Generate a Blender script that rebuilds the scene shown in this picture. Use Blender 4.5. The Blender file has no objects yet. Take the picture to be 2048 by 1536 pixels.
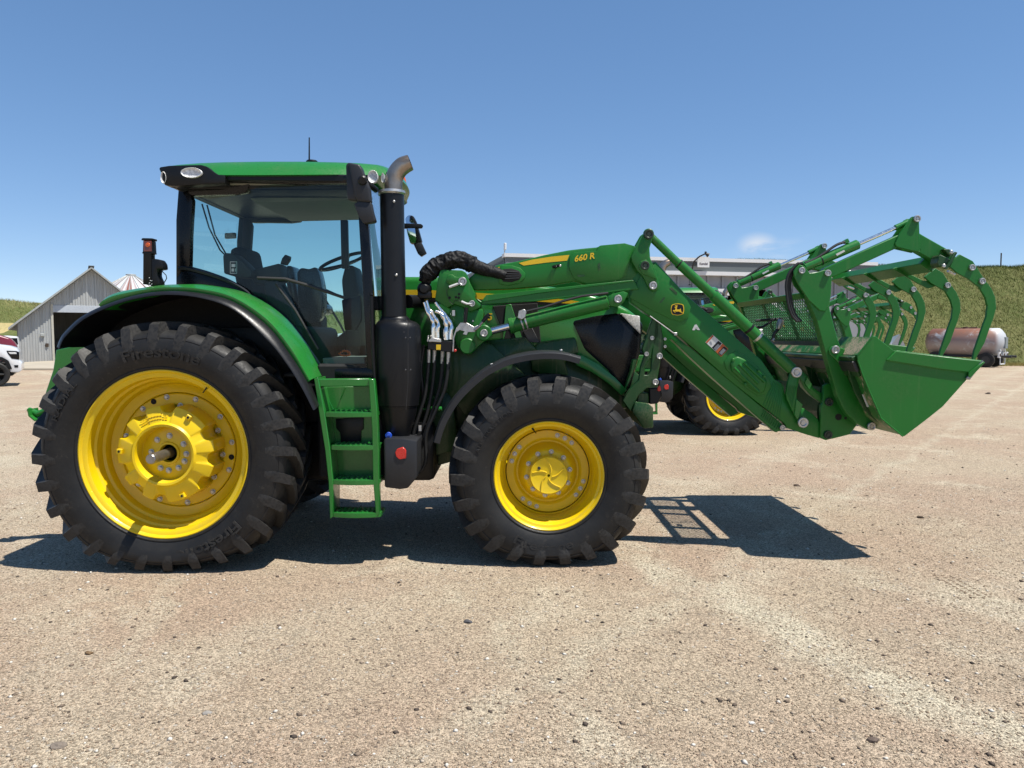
import bpy, bmesh, math, random
import numpy as np
from mathutils import Vector, Matrix, noise as mnoise
random.seed(7); np.random.seed(7)
R = math.radians
scene = bpy.context.scene
COL = scene.collection

# ------------------------------------------------------------------ camera
F, CX, CY = 1479.0, 1024.0, 768.0          # focal length in photo pixels (2048 x 1536), image centre
CAM = Vector((0.0, -5.28, 1.70))
PITCH = math.atan(93.0 / F)
cam_data = bpy.data.cameras.new('camera'); cam = bpy.data.objects.new('camera', cam_data); COL.objects.link(cam)
cam.location = CAM; cam.rotation_euler = (math.pi / 2 - PITCH, 0, 0)
cam_data.sensor_width = 36.0; cam_data.lens = 36.0 * F / 2048.0
cam_data.clip_start = 0.05; cam_data.clip_end = 3000.0
scene.camera = cam

# ------------------------------------------------------------------ sky, sun, exposure
SUN_TRAVEL = Vector((-0.63, 0.29, -1.53)).normalized()
elev = math.asin(-SUN_TRAVEL.z); azim = math.atan2(-SUN_TRAVEL.x, -SUN_TRAVEL.y)
world = bpy.data.worlds.new('World'); scene.world = world; world.use_nodes = True
wn, wl = world.node_tree.nodes, world.node_tree.links
wn.clear()
w_out = wn.new('ShaderNodeOutputWorld'); w_bg = wn.new('ShaderNodeBackground')
w_sky = wn.new('ShaderNodeTexSky'); w_sky.sky_type = 'NISHITA'; w_sky.sun_disc = False
w_sky.sun_elevation = elev; w_sky.sun_rotation = azim; w_sky.altitude = 900; w_sky.air_density = 0.7; w_sky.dust_density = 0.0; w_sky.ozone_density = 1.6
w_bg.inputs['Strength'].default_value = 0.12
def wnode(t, **kw):
    n = wn.new(t)
    for k, v in kw.items(): setattr(n, k, v)
    return n
w_tc = wnode('ShaderNodeTexCoord')
w_map = wnode('ShaderNodeMapping'); w_map.inputs['Scale'].default_value = (5.0, 5.0, 16.0)
w_noise = wnode('ShaderNodeTexNoise'); w_noise.inputs['Scale'].default_value = 2.3; w_noise.inputs['Detail'].default_value = 7; w_noise.inputs['Roughness'].default_value = 0.55
w_noise.inputs['Distortion'].default_value = 0.6
wl.new(w_tc.outputs['Generated'], w_map.inputs['Vector']); wl.new(w_map.outputs[0], w_noise.inputs['Vector'])
def ray(px, py):
    rx, ry = (px - CX) / F, (CY - py) / F
    f = Vector((0, math.cos(PITCH), -math.sin(PITCH))); u = Vector((0, math.sin(PITCH), math.cos(PITCH)))
    return (Vector((1, 0, 0)) * rx + u * ry + f)
prev = None
for (px, py, sx, sz, amt) in ((1515, 490, 0.021, 0.013, 1.0), (928, 488, 0.022, 0.010, .62), (1640, 464, 0.016, 0.007, .4), (1560, 500, .05, .012, .4), (880, 480, .05, .008, .3)):
    d = ray(px, py).normalized()
    sub = wnode('ShaderNodeVectorMath', operation='SUBTRACT'); wl.new(w_tc.outputs['Generated'], sub.inputs[0]); sub.inputs[1].default_value = d
    mul = wnode('ShaderNodeVectorMath', operation='MULTIPLY'); wl.new(sub.outputs[0], mul.inputs[0]); mul.inputs[1].default_value = (1 / sx, 1 / sx, 1 / sz)
    ln = wnode('ShaderNodeVectorMath', operation='LENGTH'); wl.new(mul.outputs[0], ln.inputs[0])
    mr = wnode('ShaderNodeMapRange', interpolation_type='SMOOTHSTEP'); wl.new(ln.outputs['Value'], mr.inputs['Value'])
    mr.inputs['From Min'].default_value = 1.5; mr.inputs['From Max'].default_value = 0.0; mr.inputs['To Max'].default_value = amt
    if prev is None: prev = mr.outputs[0]
    else:
        mx = wnode('ShaderNodeMath', operation='MAXIMUM'); wl.new(prev, mx.inputs[0]); wl.new(mr.outputs[0], mx.inputs[1]); prev = mx.outputs[0]
w_nr = wnode('ShaderNodeMapRange', interpolation_type='SMOOTHSTEP'); wl.new(w_noise.outputs['Fac'], w_nr.inputs['Value'])
w_nr.inputs['From Min'].default_value = 0.42; w_nr.inputs['From Max'].default_value = 0.62
w_mul = wnode('ShaderNodeMath', operation='MULTIPLY'); wl.new(prev, w_mul.inputs[0]); wl.new(w_nr.outputs[0], w_mul.inputs[1])
w_mul2 = wnode('ShaderNodeMath', operation='MULTIPLY'); wl.new(w_mul.outputs[0], w_mul2.inputs[0]); w_mul2.inputs[1].default_value = 0.75
w_mix = wnode('ShaderNodeMix', data_type='RGBA'); wl.new(w_mul2.outputs[0], w_mix.inputs['Factor'])
w_hsv = wnode('ShaderNodeHueSaturation'); w_hsv.inputs['Saturation'].default_value = 1.42; w_gam = wnode('ShaderNodeGamma'); w_gam.inputs['Gamma'].default_value = 0.62; wl.new(w_sky.outputs[0], w_gam.inputs[0]); wl.new(w_gam.outputs[0], w_hsv.inputs['Color']); w_tint = wnode('ShaderNodeMix', data_type='RGBA', blend_type='MULTIPLY'); w_tint.inputs[0].default_value = 1.0; wl.new(w_hsv.outputs[0], w_tint.inputs['A']); w_tint.inputs['B'].default_value = (1.62, 1.62, 1.70, 1); wl.new(w_tint.outputs['Result'], w_mix.inputs['A']); w_mix.inputs['B'].default_value = (4.9, 5.1, 5.4, 1)
wl.new(w_mix.outputs['Result'], w_bg.inputs['Color']); wl.new(w_bg.outputs[0], w_out.inputs[0])

sun_data = bpy.data.lights.new('sun', 'SUN'); sun = bpy.data.objects.new('sun', sun_data); COL.objects.link(sun)
sun_data.energy = 5.0; sun_data.angle = R(0.53); sun_data.color = (1.0, 0.955, 0.88)
sun.rotation_euler = SUN_TRAVEL.to_track_quat('-Z', 'Y').to_euler(); sun.location = (6, -4, 14)
scene.view_settings.view_transform = 'Standard'; scene.view_settings.look = 'None'
scene.view_settings.gamma = 1.0; scene.view_settings.use_curve_mapping = False
scene.view_settings.exposure = 0.48
scene.cycles.max_bounces = 6; scene.cycles.transparent_max_bounces = 12; scene.cycles.caustics_reflective = False

# ------------------------------------------------------------------ materials
ALB = 0.80                            # photo-toned swatches down to real reflectances
def srgb(h):
    h = h.lstrip('#'); c = [int(h[i:i + 2], 16) / 255 for i in (0, 2, 4)]
    return tuple(((x / 12.92) if x <= 0.04045 else ((x + 0.055) / 1.055) ** 2.4) * ALB for x in c) + (1,)
class NT:
    def __init__(s, name):
        s.m = bpy.data.materials.new(name); s.m.use_nodes = True
        s.n, s.l = s.m.node_tree.nodes, s.m.node_tree.links
        s.n.clear(); s.out = s.n.new('ShaderNodeOutputMaterial')
    def new(s, t, **kw):
        n = s.n.new('ShaderNode' + t)
        for k, v in kw.items():
            if k.startswith('i_'):
                n.inputs[k[2:].replace('_', ' ')].default_value = v
            else: setattr(n, k, v)
        return n
    def link(s, a, b): s.l.new(a, b)
    def coord(s, kind='Object'):
        return s.new('TexCoord').outputs[kind]
    def noise(s, vec, scale, detail=4, rough=.55, dist=0):
        n = s.new('TexNoise'); n.inputs['Scale'].default_value = scale; n.inputs['Detail'].default_value = detail
        n.inputs['Roughness'].default_value = rough; n.inputs['Distortion'].default_value = dist
        s.link(vec, n.inputs['Vector']); return n.outputs['Fac']
    def ramp(s, fac, a, b, lo=0., hi=1.):
        n = s.new('MapRange', interpolation_type='SMOOTHSTEP'); s.link(fac, n.inputs['Value'])
        n.inputs['From Min'].default_value = a; n.inputs['From Max'].default_value = b
        n.inputs['To Min'].default_value = lo; n.inputs['To Max'].default_value = hi
        return n.outputs[0]
    def mix(s, fac, a, b):
        n = s.new('Mix', data_type='RGBA')
        for v, k in ((fac, 'Factor'), (a, 'A'), (b, 'B')):
            sock = n.inputs[k] if k != 'Factor' else n.inputs[0]
            if k != 'Factor':
                sock = [i for i in n.inputs if i.name == k and i.type == 'RGBA'][0]
            if hasattr(v, 'is_linked') or isinstance(v, bpy.types.NodeSocket): s.link(v, sock)
            else: sock.default_value = v
        return n.outputs['Result'] if n.outputs['Result'].type == 'RGBA' else [o for o in n.outputs if o.type == 'RGBA'][0]
    def math(s, op, a, b=None):
        n = s.new('Math', operation=op)
        for i, v in enumerate((a, b)):
            if v is None: continue
            if isinstance(v, bpy.types.NodeSocket): s.link(v, n.inputs[i])
            else: n.inputs[i].default_value = v
        return n.outputs[0]
    def bsdf(s, color, rough=.5, metal=0., coat=0., spec=.5, bump=None, bump_s=.2, bump_d=.01, coat_rough=.08):
        b = s.new('BsdfPrincipled')
        if isinstance(color, bpy.types.NodeSocket): s.link(color, b.inputs['Base Color'])
        else: b.inputs['Base Color'].default_value = color
        if isinstance(rough, bpy.types.NodeSocket): s.link(rough, b.inputs['Roughness'])
        else: b.inputs['Roughness'].default_value = rough
        if isinstance(metal, bpy.types.NodeSocket): s.link(metal, b.inputs['Metallic'])
        else: b.inputs['Metallic'].default_value = metal
        b.inputs['Coat Weight'].default_value = coat; b.inputs['Coat Roughness'].default_value = coat_rough
        b.inputs['Specular IOR Level'].default_value = spec
        if bump is not None:
            n = s.new('Bump'); n.inputs['Strength'].default_value = bump_s; n.inputs['Distance'].default_value = bump_d
            s.link(bump, n.inputs['Height']); s.link(n.outputs[0], b.inputs['Normal'])
        s.link(b.outputs[0], s.out.inputs[0]); s.b = b
        return s.m
M = {}
DUST = srgb('#b9a68c')
def paint(name, col, rough=.34, coat=.35, dust=.16, dscale=3.0, var=.12):
    t = NT(name); c = t.coord()
    big = t.noise(c, dscale, 5, .6); fine = t.noise(c, dscale * 22, 3, .6)
    base = t.mix(t.ramp(big, .3, .75), col, tuple(x * (1 - var) for x in col[:3]) + (1,))
    geo = t.new('NewGeometry'); sep = t.new('SeparateXYZ'); t.link(geo.outputs['Normal'], sep.inputs[0])
    up = t.ramp(sep.outputs['Z'], .1, 1.0, .25, 1.0)
    mask = t.math('MULTIPLY', t.math('MULTIPLY', t.ramp(big, .42, .72), t.ramp(fine, .3, .7)), t.math('MULTIPLY', up, dust * 2.2))
    mp = t.new('Mapping'); t.link(c, mp.inputs[0]); mp.inputs['Rotation'].default_value = (.3, .6, .2); mp.inputs['Scale'].default_value = (55, 9, 3.0)
    scr = t.math('MULTIPLY', t.ramp(t.noise(mp.outputs[0], 2.0, 3, .6), .66, .74), t.ramp(big, .45, .65))
    m3 = t.new('Mapping'); t.link(c, m3.inputs[0]); m3.inputs['Scale'].default_value = (22, 22, 1.2)
    run = t.math('MULTIPLY', t.ramp(t.noise(m3.outputs[0], 1.0, 4, .6), .56, .78), dust * 1.1)
    mask = t.math('MAXIMUM', mask, t.math('MAXIMUM', run, t.math('MULTIPLY', scr, dust * 1.6)))
    color = t.mix(mask, base, DUST)
    rr = t.math('ADD', t.ramp(fine, .2, .8, rough - .05, rough + .09), t.math('MULTIPLY', mask, .5))
    return t.bsdf(color, rr, coat=coat, bump=t.noise(c, 140, 2), bump_s=.03, bump_d=.002, spec=.34)
def plain(name, col, rough=.5, metal=0., coat=0., var=.15, scale=8., bump_s=.06, spec=.5):
    t = NT(name); c = t.coord(); n = t.noise(c, scale, 5, .6); fine = t.noise(c, scale * 12, 3)
    color = t.mix(t.ramp(n, .25, .8), col, tuple(min(1, x * (1 - var)) for x in col[:3]) + (1,))
    return t.bsdf(color, t.ramp(fine, .2, .8, max(.02, rough - .07), rough + .07), metal, coat, spec, bump=fine, bump_s=bump_s, bump_d=.004)
GREEN = srgb('#268030'); YELLOW = (.74, .51, .004, 1)
M['green'] = paint('green_paint', GREEN, .30, .4, .06)
M['arm_green'] = paint('loader_shaded_green', srgb('#1e7527'), .38, .08, .08)  # same green paint, darkened for the loader's weakly lit side faces
M['dusty_green'] = paint('dusty_green_paint', srgb('#1e7527'), .5, .1, 1.9, 5.0)
M['dark_green'] = paint('shaded_green_paint', srgb('#164a1b'), .42, .15, .3)  # the green again, with the shade on low and inner parts in its colour
M['yellow'] = paint('yellow_paint', YELLOW, .33, .3, .10, 4.0, .05)
M['decal_yellow'] = plain('decal_yellow', srgb('#f2c81e'), .4, var=.05)
M['black'] = plain('black_plastic', (.007, .007, .0078, 1), .40, var=.2, spec=.3)
M['gloss_black'] = plain('gloss_black_plastic', (.006, .0065, .008, 1), .24, coat=.0, var=.1, spec=.3)
M['grey_plastic'] = plain('dark_grey_plastic', (.024, .025, .028, 1), .42, var=.25, spec=.35)
M['fender_black'] = plain('fender_plastic', (.012, .012, .013, 1), .36, var=.3, spec=.35)
M['stack_black'] = plain('exhaust_black', (.007, .0075, .009, 1), .38, var=.2, spec=.3)
M['chrome'] = plain('chrome', (.85, .83, .80, 1), .17, 1.0, var=.05, bump_s=.01)
M['zinc'] = plain('zinc_bolt', (.55, .54, .52, 1), .38, .85, var=.3, scale=40)
M['steel'] = plain('bare_steel', (.36, .35, .34, 1), .35, .9, var=.3, scale=20)
M['dark_steel'] = plain('dark_steel', (.05, .05, .052, 1), .45, .5, var=.3)
M['hose'] = plain('rubber_hose', (.012, .012, .012, 1), .55)
M['fabric'] = plain('nylon_sleeve', (.005, .005, .0055, 1), .6, var=.4, scale=30, bump_s=.3, spec=.25)
M['red'] = plain('red_plastic', srgb('#d8362c'), .3, var=.1)
M['blue'] = plain('blue_plastic', srgb('#1f4fc0'), .35, var=.1)
M['orange'] = plain('orange_lens', srgb('#e8641a'), .2, coat=.5, var=.2)
M['white'] = plain('white_print', (.58, .58, .56, 1), .5, var=.1)
M['interior'] = plain('cab_trim', (.026, .026, .023, 1), .6, var=.2)
M['headliner'] = plain('cab_headliner', (.20, .195, .175, 1), .8, var=.1)
M['seat'] = plain('seat_fabric', (.010, .011, .012, 1), .8, var=.3, bump_s=.3)
M['seat_plastic'] = plain('seat_plastic_cover', (.07, .08, .085, 1), .25, coat=.3, var=.3, bump_s=.3)
M['black_void'] = plain('engine_and_void_black', (.006, .006, .006, 1), .8)  # near-black for engine parts; also paints the dark of gaps and holes
def make_tyre():
    t = NT('tyre_rubber'); c = t.coord()
    n1 = t.noise(c, 5, 6, .65); n2 = t.noise(c, 60, 4, .6); n3 = t.noise(c, 16, 5, .7, .4)
    col = t.mix(t.ramp(n1, .3, .75), (.0085, .0085, .0088, 1), (.017, .0165, .0155, 1))
    d = t.math('MULTIPLY', t.ramp(n3, .55, .80), t.ramp(n2, .35, .65))
    col = t.mix(t.math('MULTIPLY', d, .34), col, (.15, .128, .10, 1))
    pt = t.new('NewGeometry').outputs['Pointiness']; wear = t.math('MULTIPLY', t.ramp(pt, .515, .60), t.ramp(n2, .30, .62))
    col = t.mix(t.math('MULTIPLY', wear, .20), col, (.105, .098, .088, 1))
    return t.bsdf(col, t.ramp(n2, .2, .8, .46, .66), bump=n2, bump_s=.12, bump_d=.004, spec=.35)
M['tyre'] = make_tyre()
def make_letter():
    t = NT('tyre_lettering'); c = t.coord(); n = t.noise(c, 40, 4)
    return t.bsdf(t.mix(n, (.030, .030, .030, 1), (.052, .050, .047, 1)), .5)
M['letter'] = make_letter()
def make_glass(name, tint, refl=.55, rough=.0):
    t = NT(name)
    tr = t.new('BsdfTransparent'); tr.inputs[0].default_value = tint
    gl = t.new('BsdfGlossy'); gl.inputs['Roughness'].default_value = rough; gl.inputs['Color'].default_value = (1, 1, 1, 1)
    fr = t.new('Fresnel'); fr.inputs['IOR'].default_value = 1.48
    c = t.coord(); sm = t.ramp(t.noise(c, 4, 5, .6), .5, .8, .0, .012)
    mx = t.new('MixShader'); t.link(t.math('MULTIPLY', fr.outputs[0], refl), mx.inputs[0]); t.link(tr.outputs[0], mx.inputs[1]); t.link(gl.outputs[0], mx.inputs[2])
    df = t.new('BsdfDiffuse'); df.inputs['Color'].default_value = (.55, .52, .46, 1)
    m2 = t.new('MixShader'); t.link(sm, m2.inputs[0]); t.link(mx.outputs[0], m2.inputs[1]); t.link(df.outputs[0], m2.inputs[2])
    t.link(m2.outputs[0], t.out.inputs[0]); return t.m
M['glass'] = make_glass('cab_glass', (.70, .85, .82, 1))
M['lamp_glass'] = make_glass('lamp_glass', (.92, .94, .95, 1))
M['screen'] = plain('mirror_glass', (.8, .82, .84, 1), .03, 1.0, var=.02, bump_s=0)
M['reflector'] = plain('lamp_reflector', (.85, .85, .84, 1), .3, .25, var=.5, scale=60, bump_s=.6)

# ------------------------------------------------------------------ geometry helpers
def P(px, py, Y):
    """the world point on the plane y = Y that the photograph shows at pixel (px, py)"""
    d = ray(px, py); t = (Y - CAM.y) / d.y
    return CAM + d * t
def PXZ(pts, Y):
    return [((q := P(x, y, Y)).x, q.z) for x, y in pts]
def crop(ox, oy, s):
    return lambda pts: [(ox + x / s, oy + y / s) for x, y in pts]
c1 = crop(40, 600, 2.648); c2 = crop(300, 260, 2.953); c3 = crop(600, 560, 3.071); c4 = crop(860, 640, 2.953)
c5 = crop(820, 440, 3.938); c6 = crop(1240, 420, 3.2); c7 = crop(1560, 400, 3.072); c8 = crop(1820, 500, 5.908)
cb = crop(1480, 680, 6.827); ct = crop(1640, 420, 6.024); cg = crop(1440, 460, 5.907); cm = crop(840, 500, 6.4)
cr = crop(670, 300, 6.4); ci = crop(400, 480, 5.486); cf = crop(1240, 620, 6.142); cl = crop(310, 310, 14.63)
cw = crop(260, 460, 10.97); cp = crop(850, 560, 9.6); ce = crop(930, 480, 5.535)

class B:
    """collects geometry for one mesh object"""
    def __init__(s): s.v, s.f = [], []
    def add(s, vs, fs):
        o = len(s.v); s.v += [tuple(v) for v in vs]; s.f += [tuple(i + o for i in f) for f in fs]; return s
    def bm(s, bm):
        bm.verts.ensure_lookup_table(); bm.verts.index_update()
        s.add([v.co[:] for v in bm.verts], [[v.index for v in f.verts] for f in bm.faces]); bm.free(); return s
    def prism(s, xz, y0, y1, bev=.004, seg=1, taper=None):
        bm = bmesh.new(); n = len(xz)
        a = [bm.verts.new((x, y0, z)) for x, z in xz]
        if taper:
            cx = sum(p[0] for p in xz) / n; cz = sum(p[1] for p in xz) / n
            b = [bm.verts.new((cx + (x - cx) * taper, y1, cz + (z - cz) * taper)) for x, z in xz]
        else: b = [bm.verts.new((x, y1, z)) for x, z in xz]
        bm.faces.new(a); bm.faces.new(b[::-1])
        for i in range(n): bm.faces.new((a[i], b[i], b[(i + 1) % n], a[(i + 1) % n]))
        bmesh.ops.recalc_face_normals(bm, faces=bm.faces[:])
        if bev: bmesh.ops.bevel(bm, geom=bm.edges[:], offset=bev, segments=seg, affect='EDGES', profile=.5, clamp_overlap=True)
        return s.bm(bm)
    def pp(s, pts, Y, y1=None, bev=.004, seg=1, taper=None):
        """prism traced at plane Y, extruded back to y1"""
        return s.prism(PXZ(pts, Y), Y, Y + .02 if y1 is None else y1, bev, seg, taper)
    def box(s, x0, x1, y0, y1, z0, z1, bev=.004, seg=1, rot=None):
        bm = bmesh.new(); bmesh.ops.create_cube(bm, size=1)
        for v in bm.verts: v.co = Vector(((x0 + x1) / 2 + v.co.x * (x1 - x0), (y0 + y1) / 2 + v.co.y * (y1 - y0), (z0 + z1) / 2 + v.co.z * (z1 - z0)))
        if bev: bmesh.ops.bevel(bm, geom=bm.edges[:], offset=bev, segments=seg, affect='EDGES', profile=.5, clamp_overlap=True)
        if rot: bmesh.ops.rotate(bm, cent=((x0 + x1) / 2, (y0 + y1) / 2, (z0 + z1) / 2), matrix=rot, verts=bm.verts[:])
        return s.bm(bm)
    def tube(s, pts, r, n=10, cap=True, jitter=0):
        pts = [Vector(p) for p in pts]; m = len(pts)
        rs = r if isinstance(r, (list, tuple)) else [r] * m
        tans = []
        for i in range(m):
            a = pts[max(0, i - 1)]; b = pts[min(m - 1, i + 1)]; t = (b - a)
            tans.append(t.normalized() if t.length > 1e-9 else Vector((0, 0, 1)))
        up = Vector((0, 1, 0)) if abs(tans[0].y) < .9 else Vector((1, 0, 0))
        nrm = (up - tans[0] * up.dot(tans[0])).normalized(); vs = []; fs = []
        for i in range(m):
            nrm = (nrm - tans[i] * nrm.dot(tans[i])).normalized(); bn = tans[i].cross(nrm)
            for k in range(n):
                a = 2 * math.pi * k / n; rr = rs[i] * (1 + (random.uniform(-jitter, jitter) if jitter else 0))
                vs.append(pts[i] + (nrm * math.cos(a) + bn * math.sin(a)) * rr)
        for i in range(m - 1):
            for k in range(n):
                fs.append((i * n + k, i * n + (k + 1) % n, (i + 1) * n + (k + 1) % n, (i + 1) * n + k))
        if cap: fs += [tuple(range(n))[::-1], tuple(range((m - 1) * n, m * n))]
        return s.add(vs, fs)
    def cyl(s, a, b, r, n=16, r2=None):
        return s.tube([a, b], [r, r if r2 is None else r2], n)
    def cylb(s, a, b, r, n=20, e=.004):
        a, b = Vector(a), Vector(b); d = (b - a).normalized()
        return s.tube([a, a + d * 1e-4, a + d * e, b - d * e, b - d * 1e-4, b], [max(.001, r - e), max(.001, r - e), r, r, max(.001, r - e), max(.001, r - e)], n)
    def lathe(s, prof, c=(0, 0, 0), n=64, close=False, sq=None):
        """prof: list of (radius, y); axis y"""
        m = len(prof); vs = []; fs = []
        for (r, y) in prof:
            for k in range(n):
                a = 2 * math.pi * k / n; vs.append((c[0] + r * math.cos(a), c[1] + y, c[2] + r * math.sin(a)))
        for i in range(m - 1 + (1 if close else 0)):
            j = (i + 1) % m
            for k in range(n): fs.append((i * n + k, i * n + (k + 1) % n, j * n + (k + 1) % n, j * n + k))
        return s.add(vs, fs)
    def disc(s, c, r, y, n=32):
        return s.add([(c[0] + r * math.cos(2 * math.pi * k / n), y, c[2] + r * math.sin(2 * math.pi * k / n)) for k in range(n)], [tuple(range(n))])
    def slab(s, pts, off, bev=.004, seg=1):
        bm = bmesh.new(); a = [bm.verts.new(p) for p in pts]; c = [bm.verts.new(Vector(p) + Vector(off)) for p in pts]; n = len(a)
        bm.faces.new(a); bm.faces.new(c[::-1])
        for i in range(n): bm.faces.new((a[i], c[i], c[(i + 1) % n], a[(i + 1) % n]))
        bmesh.ops.recalc_face_normals(bm, faces=bm.faces[:])
        if bev: bmesh.ops.bevel(bm, geom=bm.edges[:], offset=bev, segments=seg, affect='EDGES', profile=.5, clamp_overlap=True)
        return s.bm(bm)
    def loft(s, rows, closed=False):
        m = len(rows[0]); o = [v for r in rows for v in r]
        fs = [(i * m + k, i * m + k + 1, (i + 1) * m + k + 1, (i + 1) * m + k) for i in range(len(rows) - 1) for k in range(m - 1)]
        if closed: fs += [(i * m + m - 1, i * m, (i + 1) * m, (i + 1) * m + m - 1) for i in range(len(rows) - 1)] + [tuple(range(m))[::-1], tuple(range((len(rows) - 1) * m, len(rows) * m))]
        return s.add(o, fs)
    def strip(s, xz, y0, y1, th):
        """bent sheet: polyline in xz, thickness th, from y0 to y1"""
        n = len(xz); out = []
        for i in range(n):
            a = xz[max(0, i - 1)]; b = xz[min(n - 1, i + 1)]; d = Vector((b[0] - a[0], b[1] - a[1])).normalized()
            out.append((xz[i][0] - d.y * th, xz[i][1] + d.x * th))
        vs = []; fs = []
        for i in range(n): vs += [(xz[i][0], y0, xz[i][1]), (xz[i][0], y1, xz[i][1]), (out[i][0], y1, out[i][1]), (out[i][0], y0, out[i][1])]
        for i in range(n - 1):
            for k in range(4): fs.append((i * 4 + k, i * 4 + (k + 1) % 4, (i + 1) * 4 + (k + 1) % 4, (i + 1) * 4 + k))
        fs += [(3, 2, 1, 0), tuple((n - 1) * 4 + k for k in range(4))]
        return s.add(vs, fs)

BASE = Vector((0, 0, 0))       # world position of the thing being built; meshes are stored relative to it
def obj(name, b, mat, parent=None, smooth=35, local=False):
    me = bpy.data.meshes.new(name)
    off = Vector((0, 0, 0)) if local else BASE
    me.from_pydata([(v[0] - off.x, v[1] - off.y, v[2] - off.z) for v in b.v], [], b.f)
    me.validate(); me.update()
    bm = bmesh.new(); bm.from_mesh(me); bmesh.ops.recalc_face_normals(bm, faces=bm.faces[:]); bm.to_mesh(me); bm.free()
    if smooth:
        me.shade_smooth(); me.set_sharp_from_angle(angle=R(smooth))
    me.materials.append(M[mat] if isinstance(mat, str) else mat)
    o = bpy.data.objects.new(name, me); COL.objects.link(o)
    if parent is not None: o.parent = parent
    return o
def inst(name, src, parent, loc, rot=None, scale=None):
    """another object that shares src's mesh; loc is in the parent's space"""
    o = bpy.data.objects.new(name, src); COL.objects.link(o); o.parent = parent; o.location = loc
    if rot: o.rotation_euler = rot
    if scale: o.scale = scale
    return o
def empty(name, loc, parent=None):
    o = bpy.data.objects.new(name, None); COL.objects.link(o); o.empty_display_size = .2
    o.location = loc
    if parent is not None: o.parent = parent
    return o
def tag(o, label=None, cat=None, group=None, kind=None):
    if label: o['label'] = label
    if cat: o['category'] = cat
    if group: o['group'] = group
    if kind: o['kind'] = kind
    return o
def thing(name, label, cat, loc, group=None):
    global BASE
    BASE = Vector(loc); return tag(empty(name, loc), label, cat, group)
def copy_tree(o, parent=None):
    c = o.copy(); COL.objects.link(c)
    c.parent = parent
    for ch in list(o.children): copy_tree(ch, c)
    return c
def shift_copy(o, dy, parent):
    c = copy_tree(o, parent); c.location.y += dy; return c
def text_mesh(txt, size, depth=.002, bold=0.0):
    cu = bpy.data.curves.new('txt', 'FONT'); cu.body = txt; cu.size = size; cu.extrude = depth; cu.offset = bold; cu.resolution_u = 3
    ob = bpy.data.objects.new('txt', cu); COL.objects.link(ob)
    dg = bpy.context.evaluated_depsgraph_get(); dg.update(); me = bpy.data.meshes.new_from_object(ob.evaluated_get(dg))
    vs = [v.co.copy() for v in me.vertices]; fs = [tuple(p.vertices) for p in me.polygons]
    bpy.data.objects.remove(ob); bpy.data.meshes.remove(me)
    return vs, fs
# ------------------------------------------------------------------ the tractor: wheels, body, cab
YC = 1.20                                   # tractor centre line
ROOT = Vector((P(712, 1140, 0).x, YC, 0.0))
tractor = thing('tractor', 'nearest green tractor with yellow wheels and front loader, seen whole from its side', 'tractor', ROOT, 'green loader tractors parked in a row')
def T(v): return Vector(v) - ROOT

def lug_tyre(Rr, W, rim, n_lug, zc, lug_h, sw, ws=1.0):
    """rear/front lug tyre; rim: bead radius, W: section width, y from 0 (outer bead) inward"""
    b = B(); ym = W / 2
    base = Rr - lug_h
    half = [(rim - .012, .028), (rim + .006, .004), (rim + .022, -.004), (rim + .026, -.010), (rim + .034, -.010), (rim + .038, -.007), (rim + (base - rim) * .30, -sw * .85), (rim + (base - rim) * .52, -sw), (rim + (base - rim) * .72, -sw * .85),
            (base - .062, -sw * .60), (base - .058, -sw * .66), (base - .052, -sw * .60), (base - .035, -sw * .35), (base - .012, .018), (base, .05), (base + .006, ym * .6), (base + .009, ym)]
    prof = half + [(r, W - y) for r, y in half[::-1][1:]]
    b.lathe(prof, n=120)
    def lug(th0, side, sgn):
        # stations: (y, dtheta, top radius, bottom radius, half width top, half width bottom)
        arc = W * .50 / Rr
        st = [(-sw * 1.0, -.022, base - .100, base - .15, .018, .026), (-sw * .86, -.010, base - .048, base - .13, .040, .054), (-sw * .35, .0, Rr - .026, base - .10, .034, .054), (.012, .010, Rr - .008, base - .06, .031, .052),
              (ym * .35, arc * .30, Rr - .003, base - .03, .028, .046), (ym * .75, arc * .68, Rr, base - .02, .026, .042), (ym * 1.06, arc * .93, Rr, base - .02, .028, .042)]
        vs, fs = [], []
        for (y, dt, rt, rb, wt, wb) in st:
            t = th0 + sgn * dt
            yy = y if side == 0 else W - y
            for (r, w) in ((rt, -wt * ws), (rt, wt * ws), (rb, wb * ws), (rb, -wb * ws)):
                a = t + w / Rr; vs.append((r * math.cos(a), yy, r * math.sin(a)))
        m = len(st)
        for i in range(m - 1):
            for k in range(4): fs.append((i * 4 + k, i * 4 + (k + 1) % 4, (i + 1) * 4 + (k + 1) % 4, (i + 1) * 4 + k))
        fs += [(3, 2, 1, 0), tuple((m - 1) * 4 + k for k in range(4))]
        b.add(vs, fs)
    for i in range(n_lug):
        lug(2 * math.pi * i / n_lug + .03, 0, -1); lug(2 * math.pi * (i + .5) / n_lug + .03, 1, -1)
    # the loaded tyre flattens where it stands
    d0 = .70 * Rr; out = []
    for (x, y, z) in b.v:
        d = -z
        if d > d0: 
            f = (zc - d0) / (Rr - d0); z2 = -(d0 + (d - d0) * f)
            y2 = y + (-.022 if y < W / 2 else .022) * min(1, (d - d0) / (Rr - d0) * 2) * (1 if abs(y - W / 2) > W * .3 else 0)
            if z2 < -zc + .001: z2 = -zc + .001
            out.append((x, y2, z2))
        else: out.append((x, y, z))
    b.v = out
    return b
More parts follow.
